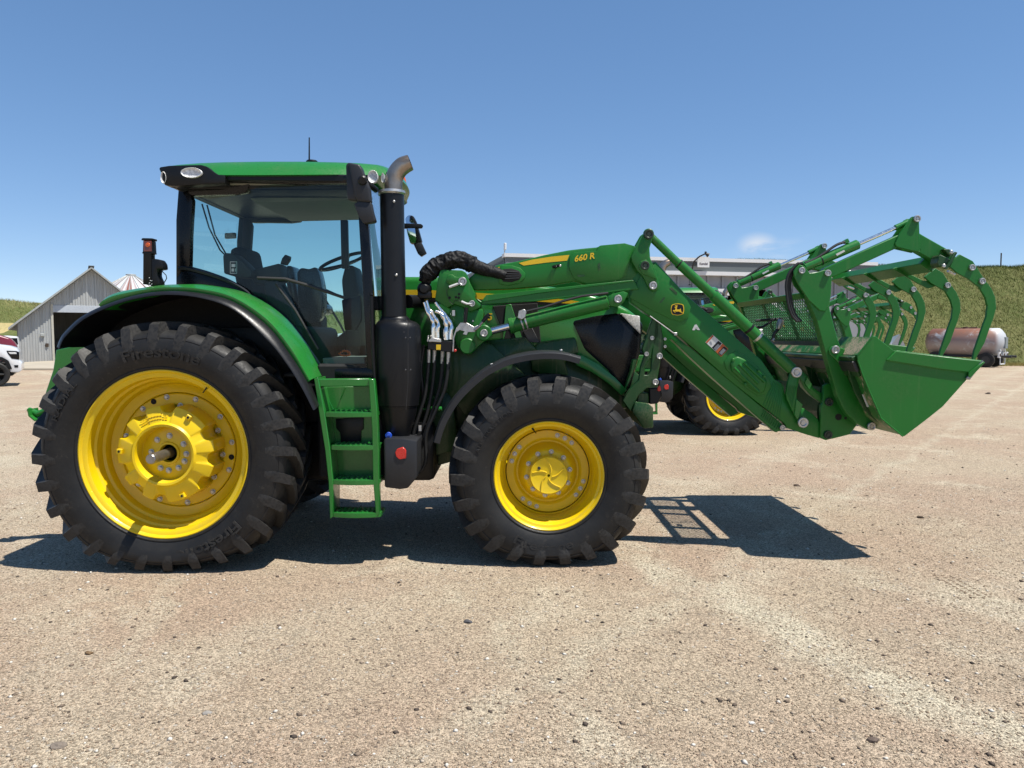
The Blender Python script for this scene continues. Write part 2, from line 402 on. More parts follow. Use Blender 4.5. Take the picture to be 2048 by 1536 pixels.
def arc_text(b, txt, size, rad, ang, y, depth=.003, inward=False, bold=.0, track=1.0):
    vs, fs = text_mesh(txt, size, depth, bold)
    w = max(v.x for v in vs)
    out = []
    for v in vs:
        if not inward:
            a = ang - (v.x - w / 2) * track / rad; r = rad + v.y
        else:
            a = ang + (v.x - w / 2) * track / rad; r = rad + size * .7 - v.y
        out.append((r * math.cos(a), y(r) - v.z, r * math.sin(a)))
    b.add(out, fs)
bolt_b = B(); bolt_b.tube([(0, 0, 0), (0, -.004, 0), (0, -.0045, 0), (0, -.016, 0), (0, -.019, 0)], [.021, .021, .0155, .0155, .011], 6 * 2)
bolt_o = obj('bolt', bolt_b, 'zinc', None, 30, True); BOLT = bolt_o.data; bpy.data.objects.remove(bolt_o)
dark_b = B(); dark_b.lathe([(.001, -.001), (.021, -.001), (.021, .01)], n=16); dark_o = obj('hole', dark_b, 'black_void', None, 30, True); HOLE = dark_o.data; bpy.data.objects.remove(dark_o)  # flat black disc, paints the shade inside a hole

# ---- rear wheel
rc = P(326, 910, 0.0); ZR = rc.z
rear = empty('rear_wheel', T(rc), tractor)
obj('tyre', lug_tyre(.964, .47, .600, 28, ZR, .062, .042, 1.0), 'tyre', rear, 32, True)
b = B(); b.lathe([(.600, .03), (.615, .012), (.6155, .0), (.607, -.003), (.598, .004), (.590, .016), (.572, .020), (.560, .030), (.556, .085), (.553, .10), (.538, .112), (.533, .15), (.529, .17), (.512, .182), (.503, .20), (.499, .235),
                 (.470, .252), (.438, .256), (.432, .262), (.432, .30), (.50, .31), (.56, .40), (.60, .44)], n=96)
rim = obj('rim', b, 'yellow', rear, 28, True)
b = B(); b.lathe([(.428, .30), (.428, .2585), (.42, .252), (.345, .250), (.335, .262), (.24, .265), (.01, .265)], n=96)
obj('wheel_disc', b, 'yellow', rear, 28, True)
# notched cast hub ring
notch = [122, 86, 26, -6, -38, -98, -130, -160, 152]
b = B(); N = 288; rings = [(.190, .100), (.196, .095), (.200, .012), (.206, .000), (.222, -.003), (.236, .012), (.343, .040), (.352, .048), (.356, .25)]
vs, fs = [], []
for j, (r, y) in enumerate(rings):
    for k in range(N):
        a = 2 * math.pi * k / N; rr = r
        if j >= 6:
            for nd in notch:
                da = abs((math.degrees(a) - nd + 180) % 360 - 180)
                if da < 9.0:
                    cut = .050 * (1 - (da / 9.0) ** 4) if da < 9.0 else 0
                    rr = r - cut * (1.0 if j < 8 else .9)
        vs.append((rr * math.cos(a), y, rr * math.sin(a)))
for j in range(len(rings) - 1):
    for k in range(N): fs.append((j * N + k, j * N + (k + 1) % N, (j + 1) * N + (k + 1) % N, (j + 1) * N + k))
b.add(vs, fs); hub = obj('cast_hub', b, 'yellow', rear, 30, True)
b = B()
for i in range(10):
    a0, a1 = R(126 - i * 4.4), R(126 - (i + 1) * 4.4 + 1.2)
    b.tube([(.262 * math.cos(a0), .016, .262 * math.sin(a0)), (.262 * math.cos(a1), .016, .262 * math.sin(a1))], .0035, 6)
    b.tube([(.285 * math.cos(a0), .022, .285 * math.sin(a0)), (.285 * math.cos(a1), .022, .285 * math.sin(a1))], .0035, 6)
obj('cast_marks', b, 'yellow', rear, 30, True)
b = B(); b.lathe([(.196, .098), (.188, .094), (.085, .092), (.080, .080), (.066, .080), (.062, .092), (.060, .12)], n=64); obj('hub_flange', b, 'yellow', rear, 30, True)
b = B(); b.lathe([(.001, -.190), (.030, -.190), (.035, -.184), (.035, -.165), (.0375, -.16), (.0375, -.12), (.036, -.118), (.036, .13)], n=40); b.lathe([(.001, -.191), (.006, -.191), (.006, -.185)], n=12)
obj('axle_shaft', b, 'steel', rear, 30, True)
for a in (86, 31, -3, -28, -58, -92, -120, 176, 130): inst('bolt', BOLT, rear, (.128 * math.cos(R(a)), .092, .128 * math.sin(R(a))), (0, random.random(), 0), (1.05, 1, 1.05))
for a in (130, 101, 70, 38, 8, -22, -52, -82, -140, 165, -112, -168): inst('bolt', BOLT, rear, (.405 * math.cos(R(a)), .252, .405 * math.sin(R(a))), (0, random.random(), 0))
for a in notch: inst('bolt', BOLT, rear, (.335 * math.cos(R(a)), .249, .335 * math.sin(R(a))), (0, random.random(), 0), (1, 1.4, 1))
for a, r in ((116, .405), (-8, .400)): inst('bolt_hole', HOLE, rear, (r * math.cos(R(a)), .250, r * math.sin(R(a))))
for a in (56, -68, 176):
    q = B(); q.box(-.018, .018, -.018, .012, -.018, .018, .003); lobj = obj('lug_boss', q, 'yellow', rear, 30, True)
    lobj.location = (.325 * math.cos(R(a)), .030, .325 * math.sin(R(a))); lobj.rotation_euler = (0, -R(a), 0)
    inst('bolt_hole', HOLE, rear, (.325 * math.cos(R(a)), .0105, .325 * math.sin(R(a))), None, (.42, 1, .42))
b = B(); b.tube([(.585 * math.cos(R(56)), .000, .585 * math.sin(R(56))), (.535 * math.cos(R(57)), .02, .535 * math.sin(R(57)))], [.006, .004], 8); obj('valve_stem', b, 'black', rear, 30, True)
ysw = lambda r: -.050 + abs(r - .77) * .12
b = B(); arc_text(b, 'Firestone', .115, .705, R(88), ysw, .004, False, .002, 1.25); obj('lettering', b, 'tyre', rear, 30, True)
b = B(); arc_text(b, 'RADIAL', .060, .765, R(150), ysw, .003, False, 0, 1.5); obj('lettering', b, 'tyre', rear, 30, True)
b = B(); arc_text(b, 'Firestone', .105, .700, R(-62), ysw, .004, False, .002, 1.25); obj('lettering', b, 'tyre', rear, 30, True)

# ---- front wheel
fc = P(1098, 953, .14); ZF = fc.z
front = empty('front_wheel', T(fc), tractor)
obj('tyre', lug_tyre(.752, .42, .396, 22, ZF, .056, .045, 1.18), 'tyre', front, 32, True)
b = B(); b.lathe([(.396, .03), (.410, .012), (.4105, 0), (.403, -.003), (.394, .005), (.388, .018), (.372, .024), (.364, .04), (.360, .09), (.352, .11), (.341, .13), (.337, .19), (.332, .215), (.325, .222), (.324, .26), (.36, .30), (.39, .40)], n=80)
obj('rim', b, 'yellow', front, 28, True)
b = B(); b.lathe([(.318, .27), (.318, .226), (.314, .222), (.262, .219), (.252, .224), (.240, .240), (.228, .240), (.212, .205), (.190, .150), (.182, .138), (.170, .130), (.130, .128), (.01, .128)], n=80)
obj('wheel_disc', b, 'yellow', front, 28, True)
b = B(); b.lathe([(.142, .13), (.142, .045), (.139, .038), (.134, .034), (.128, .037), (.01, .037)], n=64)
for k in range(5):                     # raised five-blade pattern on the hub cap
    a0 = R(98 + 72 * k); path = []
    for i in range(9):
        u = i / 8; r = .026 + .100 * u; a = a0 + .75 * (1 - u) ** 1.5 * -1.0
        path.append((r * math.cos(a), .0365, r * math.sin(a)))
    b.tube(path, [.0055] * 9, 6)
obj('hub_cap', b, 'yellow', front, 28, True)
b = B(); b.lathe([(.001, .030), (.010, .030), (.012, .033), (.012, .04)], n=12); o = obj('hub_plug', b, 'dark_steel', front, 30, True); o.location = (-.072, 0, .056)
for k in range(10): a = R(82 + 36 * k); inst('bolt', BOLT, front, (.166 * math.cos(a), .130, .166 * math.sin(a)), (0, random.random(), 0), (.9, 1.2, .9))
for a in (75, 62.5, 50, -16, -28, -40, -107, -119, -131.5, 164, 152, 139.5): inst('bolt', BOLT, front, (.287 * math.cos(R(a)), .221, .287 * math.sin(R(a))), (0, random.random(), 0), (.85, .9, .85))
b = B(); b.tube([(.375 * math.cos(R(109)), .01, .375 * math.sin(R(109))), (.325 * math.cos(R(107)), .10, .325 * math.sin(R(107)))], [.007, .004], 8); obj('valve_stem', b, 'black', front, 30, True)
ysf = lambda r: -.048 + abs(r - .56) * .14
b = B(); arc_text(b, 'Firestone', .085, .490, R(-95), ysf, .0035, True, .002, 1.3); obj('lettering', b, 'tyre', front, 30, True)
b = B(); arc_text(b, 'ALL TRACTION', .045, .545, R(140), ysf, .003, False, 0, 1.3); obj('lettering', b, 'tyre', front, 30, True)
# far-side wheels, turned about so that their dish faces outward
for w in (rear, front):
    c = copy_tree(w, tractor); c.location = (w.location.x, -w.location.y, w.location.z); c.rotation_euler = (0, 0, math.pi)
    for ch in list(c.children):
        if ch.name.startswith('lettering'): bpy.data.objects.remove(ch)

# ---- axles and chassis
b = B(); b.cylb((rc.x, .26, ZR), (rc.x, 2 * YC - .26, ZR), .13, 24, .01); b.box(rc.x - .28, rc.x + .30, .72, 2 * YC - .72, ZR - .24, ZR + .42, .03, 2); obj('rear_axle', b, 'dark_green', tractor)
b = B(); b.cylb((fc.x, .36, ZF), (fc.x, 2 * YC - .36, ZF), .10, 20, .01); b.box(fc.x - .12, fc.x + .12, .5, 2 * YC - .5, ZF - .08, ZF + .14, .02, 2)
for y in (.38, 2 * YC - .38): b.cylb((fc.x, y - .10, ZF), (fc.x, y + .12, ZF), .16, 24, .015)
obj('front_axle', b, 'dark_green', tractor)
b = B(); b.pp([(560, 742), (765, 742), (775, 662), (1000, 665), (1240, 715), (1290, 760), (1286, 812), (1180, 830), (1010, 850), (900, 925), (860, 936), (640, 900), (520, 860)], .86, 2 * YC - .86, .02, 2); obj('chassis', b, 'dark_green', tractor)
b = B(); b.pp([(850, 800), (905, 780), (915, 900), (870, 912), (846, 900)], .70, 2 * YC - .70, .015, 2)
b.pp([(880, 655), (985, 690), (1060, 760), (1010, 800), (930, 830), (890, 780)], .66, .90, .012, 2); obj('side_frame', b, 'dark_green', tractor)
b = B(); b.box(P(600, 900, .6).x, P(870, 900, .6).x, .58, 2 * YC - .3, .55, 1.02, .05, 2); obj('fuel_tank', b, 'black', tractor)
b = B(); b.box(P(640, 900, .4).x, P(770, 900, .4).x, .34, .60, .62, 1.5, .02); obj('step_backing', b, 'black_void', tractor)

# ---- hood
hood_px = [(760, 553), (860, 553), (960, 559), (1060, 567), (1150, 580), (1215, 597), (1258, 618), (1284, 640), (1280, 700), (1262, 780), (1250, 798), (1205, 745), (1150, 716), (1050, 713), (985, 690), (845, 696), (760, 700)]
HY = .80
b = B(); b.prism(PXZ(hood_px, HY), HY, 2 * YC - HY, .055, 3); hood = obj('hood', b, 'green', tractor, 40)
b = B(); b.pp([(1142, 641), (1190, 630), (1236, 624), (1272, 634), (1287, 648), (1281, 705), (1262, 776), (1251, 792), (1215, 742), (1168, 700)], HY - .010, 2 * YC - HY + .010, .03, 2); obj('grille', b, 'gloss_black', tractor)
b = B(); b.pp([(1240, 626), (1280, 632), (1281, 668), (1262, 650)], HY - .018, HY + .08, .008, 2); obj('headlight', b, 'reflector', tractor)
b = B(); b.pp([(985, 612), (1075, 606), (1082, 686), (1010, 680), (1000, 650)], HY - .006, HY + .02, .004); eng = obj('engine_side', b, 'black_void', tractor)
b = B(); b.pp([(1004, 690), (1012, 610), (1022, 608), (1046, 682), (1036, 688), (1018, 640)], HY - .016, HY - .004, .003); obj('hood_strut', b, 'green', tractor)
b = B(); b.pp([(1046, 662), (1064, 655), (1080, 686), (1058, 684)], HY - .012, HY - .004, .002); obj('screen_panel', b, 'dark_steel', tractor)
b = B(); b.pp([(768, 579), (855, 580), (960, 586), (1050, 592), (1130, 599), (1195, 608), (1150, 608), (1060, 602), (940, 598), (768, 592)], HY - .004, HY + .01, 0); obj('hood_stripe', b, 'decal_yellow', tractor)
b = B(); b.pp([(768, 592.5), (940, 598.5), (1060, 602.5), (1150, 608.5), (1110, 611), (960, 606), (768, 602)], HY - .003, HY + .01, 0); obj('hood_stripe', b, 'black', tractor)
def flat_text(txt, px, py, Y, size, mat, name, slant=0.0, rise=0.0, bold=0.0):
    vs, fs = text_mesh(txt, size, .0012, bold); o = P(px, py, Y); q = B()
    q.add([(o.x + v.x + v.y * slant, Y - v.z, o.z + v.y + v.x * rise) for v in vs], fs)
    return q
q = flat_text('5', 975, 640, HY - .003, .078, 'decal_yellow', 'model_number', .1, 0, .002); obj('model_number', q, 'decal_yellow', tractor, 0)
b = B(); b.box(P(985, 600, 1.2).x, P(1200, 600, 1.2).x, HY + .15, 2 * YC - HY - .15, P(1000, 620, .8).z - .2, P(1000, 620, .8).z, .03); obj('engine_block', b, 'black_void', tractor)

# ---- rear fender
def smooth_px(pts, k=4):
    out = []
    n = len(pts)
    for i in range(n - 1):
        p0, p1, p2, p3 = pts[max(0, i - 1)], pts[i], pts[i + 1], pts[min(n - 1, i + 2)]
        for j in range(k):
            t = j / k; out.append(tuple(.5 * ((2 * p1[d]) + (-p0[d] + p2[d]) * t + (2 * p0[d] - 5 * p1[d] + 4 * p2[d] - p3[d]) * t * t + (-p0[d] + 3 * p1[d] - 3 * p2[d] + p3[d]) * t ** 3) for d in (0, 1)))
    return out + [pts[-1]]
lip = smooth_px([(117, 697), (122, 684), (131, 670), (164, 639), (211, 615), (265, 597), (328, 588), (401, 594), (469, 619), (537, 680), (575, 727), (605, 775), (628, 820)], 5)
bnd = smooth_px([(115, 693), (120, 679), (129, 665), (162, 634), (209, 610), (265, 592), (328, 582), (401, 586), (469, 604), (537, 653), (582, 711), (613, 760), (636, 812)], 5)
rows = []
for (l, c_) in zip(lip, bnd):
    p0, p1 = P(*l, .0), P(*c_, .08); d = Vector((p1.x - rc.x - .05, 0, p1.z - ZR + .05)).normalized(); ins = -d * .012
    mid = p0.lerp(p1, .5) + d * .010
    rows.append([p0 - d * .006, p0 + d * .004 + Vector((0, .004, 0)), mid, p1, p1 + Vector((0, .62, 0)) + d * .0, p1 + Vector((0, .62, 0)) + ins, p1 + ins + Vector((0, .03, 0)), mid + ins * 1.5 + Vector((0, .01, 0)), p0 + Vector((0, .012, 0)) - d * .008])
q = B(); q.loft(rows, True); flare_o = obj('fender_flare', q, 'fender_black', tractor, 50)
gtop = smooth_px([(203, 608), (211, 596), (237, 585), (305, 574), (350, 571), (401, 573), (469, 589), (537, 631), (586, 689), (612, 735), (624, 758)], 5)
gbot = smooth_px([(201, 614), (214, 608), (240, 599), (305, 584), (350, 582), (401, 586), (469, 604), (537, 653), (582, 711), (604, 745), (616, 764)], 5)
rows = []
for (t_, c_) in zip(gtop, gbot):
    a_, z_ = P(*c_, .078), P(*t_, .13); d = Vector((z_.x - rc.x - .05, 0, z_.z - ZR + .05)).normalized()
    md_ = a_.lerp(z_, .55) + Vector((0, -.028, 0)) + d * .004
    dp = .68 - .40 * max(0, min(1, (t_[0] - 335) / 40))
    rows.append([a_ + Vector((0, .02, 0)) - d * .02, a_, md_, z_ + Vector((0, 0, 0)), z_ + Vector((0, .05, 0)) + d * .012, z_ + Vector((0, dp * .5, 0)) + d * .020, z_ + Vector((0, dp, 0)) + d * .022, z_ + Vector((0, dp, 0)) - d * .03])
q = B(); q.loft(rows, True); o = obj('fender', q, 'green', tractor, 60)
# inner wall behind the wheel and tail lamp boss
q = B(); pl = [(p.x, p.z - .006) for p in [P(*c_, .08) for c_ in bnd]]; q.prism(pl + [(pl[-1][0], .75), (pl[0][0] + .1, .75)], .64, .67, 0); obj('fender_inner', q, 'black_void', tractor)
q = B(); q.cylb(P(236, 594, .19) + Vector((0, -.01, 0)), P(236, 594, .19) + Vector((0, .03, 0)), .022, 16, .003); obj('tail_lamp', q, 'black', tractor)

# ---- rear hitch
q = B(); q.pp([(112, 700), (160, 690), (200, 705), (130, 772), (112, 800), (92, 840), (84, 828), (86, 800), (106, 740)], .62, .66, .004); q.pp([(130, 770), (180, 700), (330, 700), (330, 800), (150, 800)], .66, .74, .01); obj('hitch_plate', q, 'green', tractor)
q = B(); q.tube([P(96, 818, .64), P(76, 828, .64), P(62, 822, .64), P(57, 818, .64)], [.022, .026, .024, .018], 12); q.strip(PXZ([(57, 818), (60, 832), (72, 842), (86, 838), (96, 826)], .60), .58, .70, .012); obj('hitch_hook', q, 'green', tractor)
q = B()
for px in (128, 150, 122):
    q.cylb(P(px, 745 + (px - 128), .62) + Vector((0, -.02, 0)), P(px, 745 + (px - 128), .62), .011, 12, .003)
obj('hitch_bolts', q, 'dark_steel', tractor)

# ---- cab: the sides toe in towards the rear
CYN = .34; CYF = 2 * YC - CYN
def YS(px): return max(.32, .34 + .21 * (720 - px) / 352)
def side_slab(q, pts, dy, th, mirror, bev=.006, seg=2):
    v = [P(x, y, YS(x) + dy) for x, y in pts]
    if mirror: v = [Vector((p.x, 2 * YC - p.y, p.z)) for p in v]; th = -th
    return q.slab(v, (0, th, 0), bev, seg)
FR = {'rear_post': [(352, 440), (357, 372), (372, 366), (384, 400), (380, 470), (378, 560), (352, 560)],
      'header': [(357, 372), (430, 352), (700, 350), (735, 352), (716, 366), (600, 367), (500, 367), (491, 384), (470, 388), (384, 391)],
      'front_post': [(712, 352), (728, 352), (738, 470), (747, 600), (750, 760), (735, 760), (729, 640), (722, 520)],
      'sill': [(622, 728), (640, 738), (740, 736), (752, 745), (752, 758), (640, 758), (628, 750)],
      'lower_frame': [(352, 540), (372, 538), (420, 550), (465, 568), (500, 590), (510, 604), (516, 622), (560, 662), (598, 708), (630, 745), (622, 752), (600, 722), (560, 676), (500, 618), (440, 588), (352, 582)]}
for nm, pts in FR.items():
    q = B(); side_slab(q, pts, -.03, .07, False); obj('cab_' + nm, q, 'gloss_black', tractor)
    q = B(); side_slab(q, pts, -.03, .07, True); obj('cab_' + nm, q, 'interior', tractor)
q = B(); q.loft([[P(x, y, YS(x) - .055), P(x, y - 4, YS(x) - .02), P(x, y + 4, YS(x) - .02), P(x, y + 5, YS(x) - .05)] for x, y in smooth_px([(356, 536), (372, 535), (415, 546), (460, 563), (494, 584), (506, 600), (511, 611)])], True); obj('window_trim', q, 'grey_plastic', tractor)
glass_px = [(381, 392), (470, 389), (492, 385), (501, 367), (600, 367), (716, 366), (724, 450), (730, 560), (735, 640), (738, 737), (640, 739), (600, 706), (560, 662), (516, 620), (505, 600), (465, 570), (420, 552), (378, 541)]
for mir in (False, True):
    v = [P(x, y, YS(x)) for x, y in glass_px]
    if mir: v = [Vector((p.x, 2 * YC - p.y, p.z)) for p in v]
    q = B(); q.add(v, [tuple(range(len(v)))]); obj('door_window', q, 'glass', tractor, 0)
YR = YS(366)
xr0 = P(356, 450, YR).x; zs = P(650, 745, CYN).z; zt = P(650, 352, CYN).z; zw = P(384, 545, YR).z; ztr = P(384, 385, YR).z
xfa = P(731, 370, CYN).x; xfb = P(752, 600, CYN).x
q = B(); q.add([(xr0 + .03, YR + .06, zw), (xr0 + .03, 2 * YC - YR - .06, zw), (xr0 + .06, 2 * YC - YR - .06, ztr), (xr0 + .06, YR + .06, ztr)], [(0, 1, 2, 3)]); obj('rear_window', q, 'glass', tractor, 0)
q = B(); q.add([(xfb + .02, CYN + .07, zs + .1), (xfb + .02, CYF - .07, zs + .1), (xfa + .03, CYF - .07, zt - .06), (xfa + .03, CYN + .07, zt - .06)], [(0, 1, 2, 3)]); obj('windshield', q, 'glass', tractor, 0)
q = B(); q.add([(xfb + .03, CYN - .015, zs + .35), (xfb + .10, CYN + .12, zs + .35), (xfa + .07, CYN + .12, zt - .08), (xfa + .005, CYN - .015, zt - .08)], [(0, 1, 2, 3)]); obj('quarter_window', q, 'glass', tractor, 0)
q = B(); q.box(xr0 + .02, xr0 + .08, YR + .04, 2 * YC - YR - .04, zw - .14, zw - .01, .01); obj('rear_frame', q, 'interior', tractor)
q = B(); q.box(xr0 + .02, xr0 + .10, YR + .04, 2 * YC - YR - .04, ztr, zt, .01); obj('rear_frame', q, 'interior', tractor)
q = B(); q.pp([(500, 424), (602, 424), (588, 442), (504, 444)], CYF - .12, CYF - .06, .008); obj('grab_panel', q, 'interior', tractor)
q = B(); q.pp([(449, 466), (470, 465), (470, 476), (449, 477)], 2 * YC - YR - .10, 2 * YC - YR - .06, .004); obj('window_hinge', q, 'interior', tractor)
q = B(); q.box(xr0 + .08, xfa - .03, CYN + .10, CYF - .10, zt - .045, zt - .015, .01); obj('headliner', q, 'headliner', tractor)
q = B(); q.prism([(P(500, 392, .9).x, zt - .05), (xfa - .1, zt - .05), (xfa - .12, zt - .10), (P(520, 398, .9).x, zt - .12)], CYN + .45, CYF - .3, .02, 2); obj('headliner_duct', q, 'headliner', tractor)
q = B(); q.box(P(560, 740, CYN).x, xfb + .05, CYN + .04, CYF - .04, zs - .04, zs - .005, .01); obj('cab_floor', q, 'interior', tractor)
q = B(); q.box(xr0 + .10, P(590, 740, CYN).x, YR + .05, 2 * YC - YR - .05, zs - .04, zs + .36, .06, 2); obj('seat_platform', q, 'interior', tractor)
q = B(); q.prism(PXZ([(646, 716), (730, 714), (732, 733), (648, 735)], CYN + .1), CYN + .08, CYF - .3, .005); obj('floor_mat', q, 'headliner', tractor)
# seats
def seat(x, y, z, s, mat, parent_name):
    g = empty(parent_name, T((x, y, z)), tractor)
    q = B(); q.box(-.24 * s, .26 * s, -.25 * s, .25 * s, -.02, .13 * s, .05, 3); obj('cushion', q, mat, g, 40, True)
    q = B(); q.box(-.30 * s, -.16 * s, -.24 * s, .24 * s, .08, .66 * s, .05, 3, Matrix.Rotation(R(-10), 3, 'Y')); obj('backrest', q, mat, g, 40, True)
    q = B(); q.box(-.18 * s, .18 * s, -.18 * s, .18 * s, -.34, -.02, .03, 2); obj('pedestal', q, 'interior', g, 40, True)
    return g
pt = P(503, 499, YC); seat(pt.x + .20, YC + .03, pt.z - .62, .95, 'seat', 'driver_seat')
pt = P(600, 536, 1.72); seat(pt.x + .10, 1.74, pt.z - .42, .66, 'seat_plastic', 'passenger_seat')
q = B(); pp_ = smooth_px([(594, 545), (602, 536), (618, 538), (632, 535), (640, 556), (645, 590), (643, 625), (630, 645), (605, 640), (596, 600)], 3); q.pp(pp_, 1.45, 1.62, .03, 2); obj('seat_wrap', q, 'seat_plastic', tractor, 60)
q = B(); q.prism(PXZ([(510, 545), (570, 530), (574, 562), (560, 575), (520, 570)], YC - .35), YC - .50, YC - .30, .012, 2); q.prism(PXZ([(540, 570), (566, 560), (600, 640), (625, 700), (600, 720), (560, 680)], YC - .35), YC - .52, YC - .30, .015, 2); arm_c = obj('armrest_console', q, 'interior', tractor)
q = B(); q.prism(PXZ([(566, 530), (570, 518), (576, 511), (584, 514), (583, 522), (576, 532)], YC - .35), YC - .43, YC - .36, .006, 2); obj('control_lever', q, 'black', tractor)
q = B(); q.prism(PXZ([(450, 512), (455, 507), (470, 508), (490, 525), (508, 545), (506, 556), (480, 556), (452, 548)], CYN + .3), CYN + .25, CYN + .45, .012, 2); obj('rear_console', q, 'interior', tractor)
q = B(); c0 = P(686, 523, YC); ax = Vector((-.35, 0, .93)).normalized(); e1 = Vector((0, 1, 0)); e2 = ax.cross(e1)
q.tube([c0 + (e1 * math.cos(a) + e2 * math.sin(a)) * .205 for a in [2 * math.pi * k / 40 for k in range(41)]], .015, 8)
for a in (R(90), R(210), R(330)): q.tube([c0 - ax * .03, c0 + (e1 * math.cos(a) + e2 * math.sin(a)) * .2], .012, 6)
obj('steering_wheel', q, 'black', tractor)
q = B(); q.prism(PXZ([(692, 530), (712, 532), (722, 600), (724, 720), (694, 720), (688, 600), (684, 560)], YC - .1), YC - .14, YC + .14, .03, 2); obj('steering_column', q, 'interior', tractor)
q = B(); q.prism(PXZ([(688, 445), (702, 445), (704, 540), (690, 540)], CYN + .35), CYN + .22, CYN + .26, .006, 2); obj('display_screen', q, 'black', tractor)
q = B(); q.prism(PXZ([(684, 600), (722, 590), (724, 640), (712, 662), (690, 660)], CYN + .03), CYN + .01, CYN + .07, .01, 2); obj('door_latch', q, 'black', tractor)
q = B(); q.tube([P(515, 556, CYN + .03), P(570, 558, CYN + .03), P(620, 572, CYN + .03), P(690, 596, CYN + .03)], .012, 8)
q.tube([P(552, 568, CYN + .04), P(590, 620, CYN + .04), P(636, 698, CYN + .04)], .010, 8); obj('door_grab_bar', q, 'interior', tractor)
q = B(); q.tube([P(645, 590, CYF - .06), P(680, 648, CYF - .06), P(700, 688, CYF - .06)], .011, 8); q.tube([P(640, 575, CYF - .06), P(690, 597, CYF - .06)], .012, 8); obj('door_grab_bar', q, 'interior', tractor)
q = B(); q.box(xfb - .14, xfb - .09, CYF - .2, CYF - .12, zs, zs + .7, .01); q.prism(PXZ([(640, 650), (690, 690), (720, 735), (600, 735), (590, 690)], CYN + .3), CYF - .35, CYF - .1, .03, 2); obj('side_console', q, 'interior', tractor)
q = B()
for i in range(14):
    a = R(i * 26); q.tube([P(690 + 9 * math.cos(a) * (1 + .5 * math.sin(3 * a)), 706 + 5 * math.sin(a), CYN + .12), P(690 + 11 * math.cos(a + .5), 707 + 5 * math.sin(a + .5), CYN + .12)], .008, 6)
obj('wiring_plug', q, 'orange', tractor)
q = B(); q.tube([P(404, 408, CYN + .9), P(418, 455, CYN + .9), P(440, 500, CYN + .9), P(452, 512, CYN + .9)], .007, 6); q.tube([P(414, 410, CYN + .9), P(430, 470, CYN + .9), P(452, 508, CYN + .9)], .007, 6); obj('rear_wiper', q, 'black', tractor)
q = B()
for i in range(9): q.tube([P(402, 470 + 7 * i, CYF - .2), P(436, 478 + 7 * i, CYF - .2), P(462, 484 + 6.6 * i, CYF - .2)], .0014, 4)
q = B()
for r_ in ((460, 523, 474, 524.2), (460, 546, 474, 547.2), (460, 523, 461, 547), (473, 523, 474, 547), (463, 528, 471, 534), (463, 537, 468, 543), (470, 537, 472, 543)): q.slab([P(x_, y_, YS(467) - .002) for x_, y_ in ((r_[0], r_[1]), (r_[2], r_[1]), (r_[2], r_[3]), (r_[0], r_[3]))], (0, .001, 0), 0)
obj('window_decal', q, 'white', tractor, 0)

# ---- roof
RY0, RY1 = .30, 2 * YC - .30
roof_px = [(322, 342), (328, 334), (352, 329), (420, 325), (520, 323), (640, 323.5), (720, 326), (756, 331), (769, 338), (768, 350), (740, 350), (700, 348), (560, 349), (438, 350), (405, 347), (360, 343)]
def YR_(px): return RY0 + .30 * max(0, (px - 640) / 130) ** 2 + .10 * max(0, (430 - px) / 108) ** 2
st_ = [(321, 341, 344), (326, 335.5, 345), (338, 332, 346), (360, 329.3, 347), (400, 326.2, 348), (450, 324.3, 350), (520, 323.2, 350), (600, 323.2, 349.5), (670, 324.4, 349), (720, 326.4, 349.5), (745, 329.4, 350), (760, 333.5, 351), (768, 338.5, 351), (771, 344, 350)]
zb = P(600, 350, RY0).z; rows = []; nk = 12
for i, (x, yt, yb_) in enumerate(st_):
    yn = YR_(x); k_ = min(1, i / 3, (len(st_) - 1 - i) / 3) * .9 + .1; lo = P(x, yb_, yn); hi = P(x, yt, yn + .15 * k_); half = []
    half = [Vector((lo.x, yn + .02, lo.z - .004)), lo, lo.lerp(hi, .30) + Vector((0, -.010 * k_, .004)), lo.lerp(hi, .62) + Vector((0, -.008 * k_, .012 * k_)), lo.lerp(hi, .86) + Vector((0, 0, .008 * k_)), hi]
    for j in range(1, nk): u = j / nk; half.append(Vector((hi.x, hi.y + (YC - hi.y) * u, hi.z + .050 * k_ * (1 - (1 - u) ** 2))))
    cxs = .09 if i >= len(st_) - 4 else 0.0
    full = half + [Vector((half[-1].x, YC, half[-1].z + .001))] + [Vector((p.x, 2 * YC - p.y, p.z)) for p in half[::-1]]
    rows.append([p + Vector((cxs * (1 - ((p.y - YC) / (YC - yn)) ** 2), 0, 0)) for p in full])
q = B(); q.loft(rows, True); roof = obj('roof', q, 'green', tractor, 60)
q = B(); q.pp(cl([(110, 400), (140, 350), (400, 310), (900, 292), (1350, 285), (1520, 335), (1700, 480), (1850, 575), (2048, 590), (2048, 830), (1300, 860), (760, 900), (500, 900), (280, 880), (200, 700), (190, 560)]), RY0 - .012, RY0 + .10, .008, 2)
q.box(P(345, 360, .4).x + .02, P(740, 350, .4).x, RY0 + .16, RY1 - .16, zb - .075, zb - .004, .02, 2)
q.prism(PXZ([(430, 350), (715, 349), (720, 356), (715, 364), (430, 360)], RY0 + .03), RY0 + .03, RY1 - .03, .006)
obj('roof_underside', q, 'black', tractor)
q = B(); q.prism(PXZ(cl([(110, 400), (140, 350), (400, 310), (900, 292), (1350, 285), (1520, 335), (1700, 480), (1850, 575), (1850, 830), (760, 900), (500, 900), (280, 880), (200, 700)]), RY0 - .012), 2 * YC - RY0 - .10, 2 * YC - RY0 + .012, .008, 2); obj('roof_underside', q, 'black', tractor)
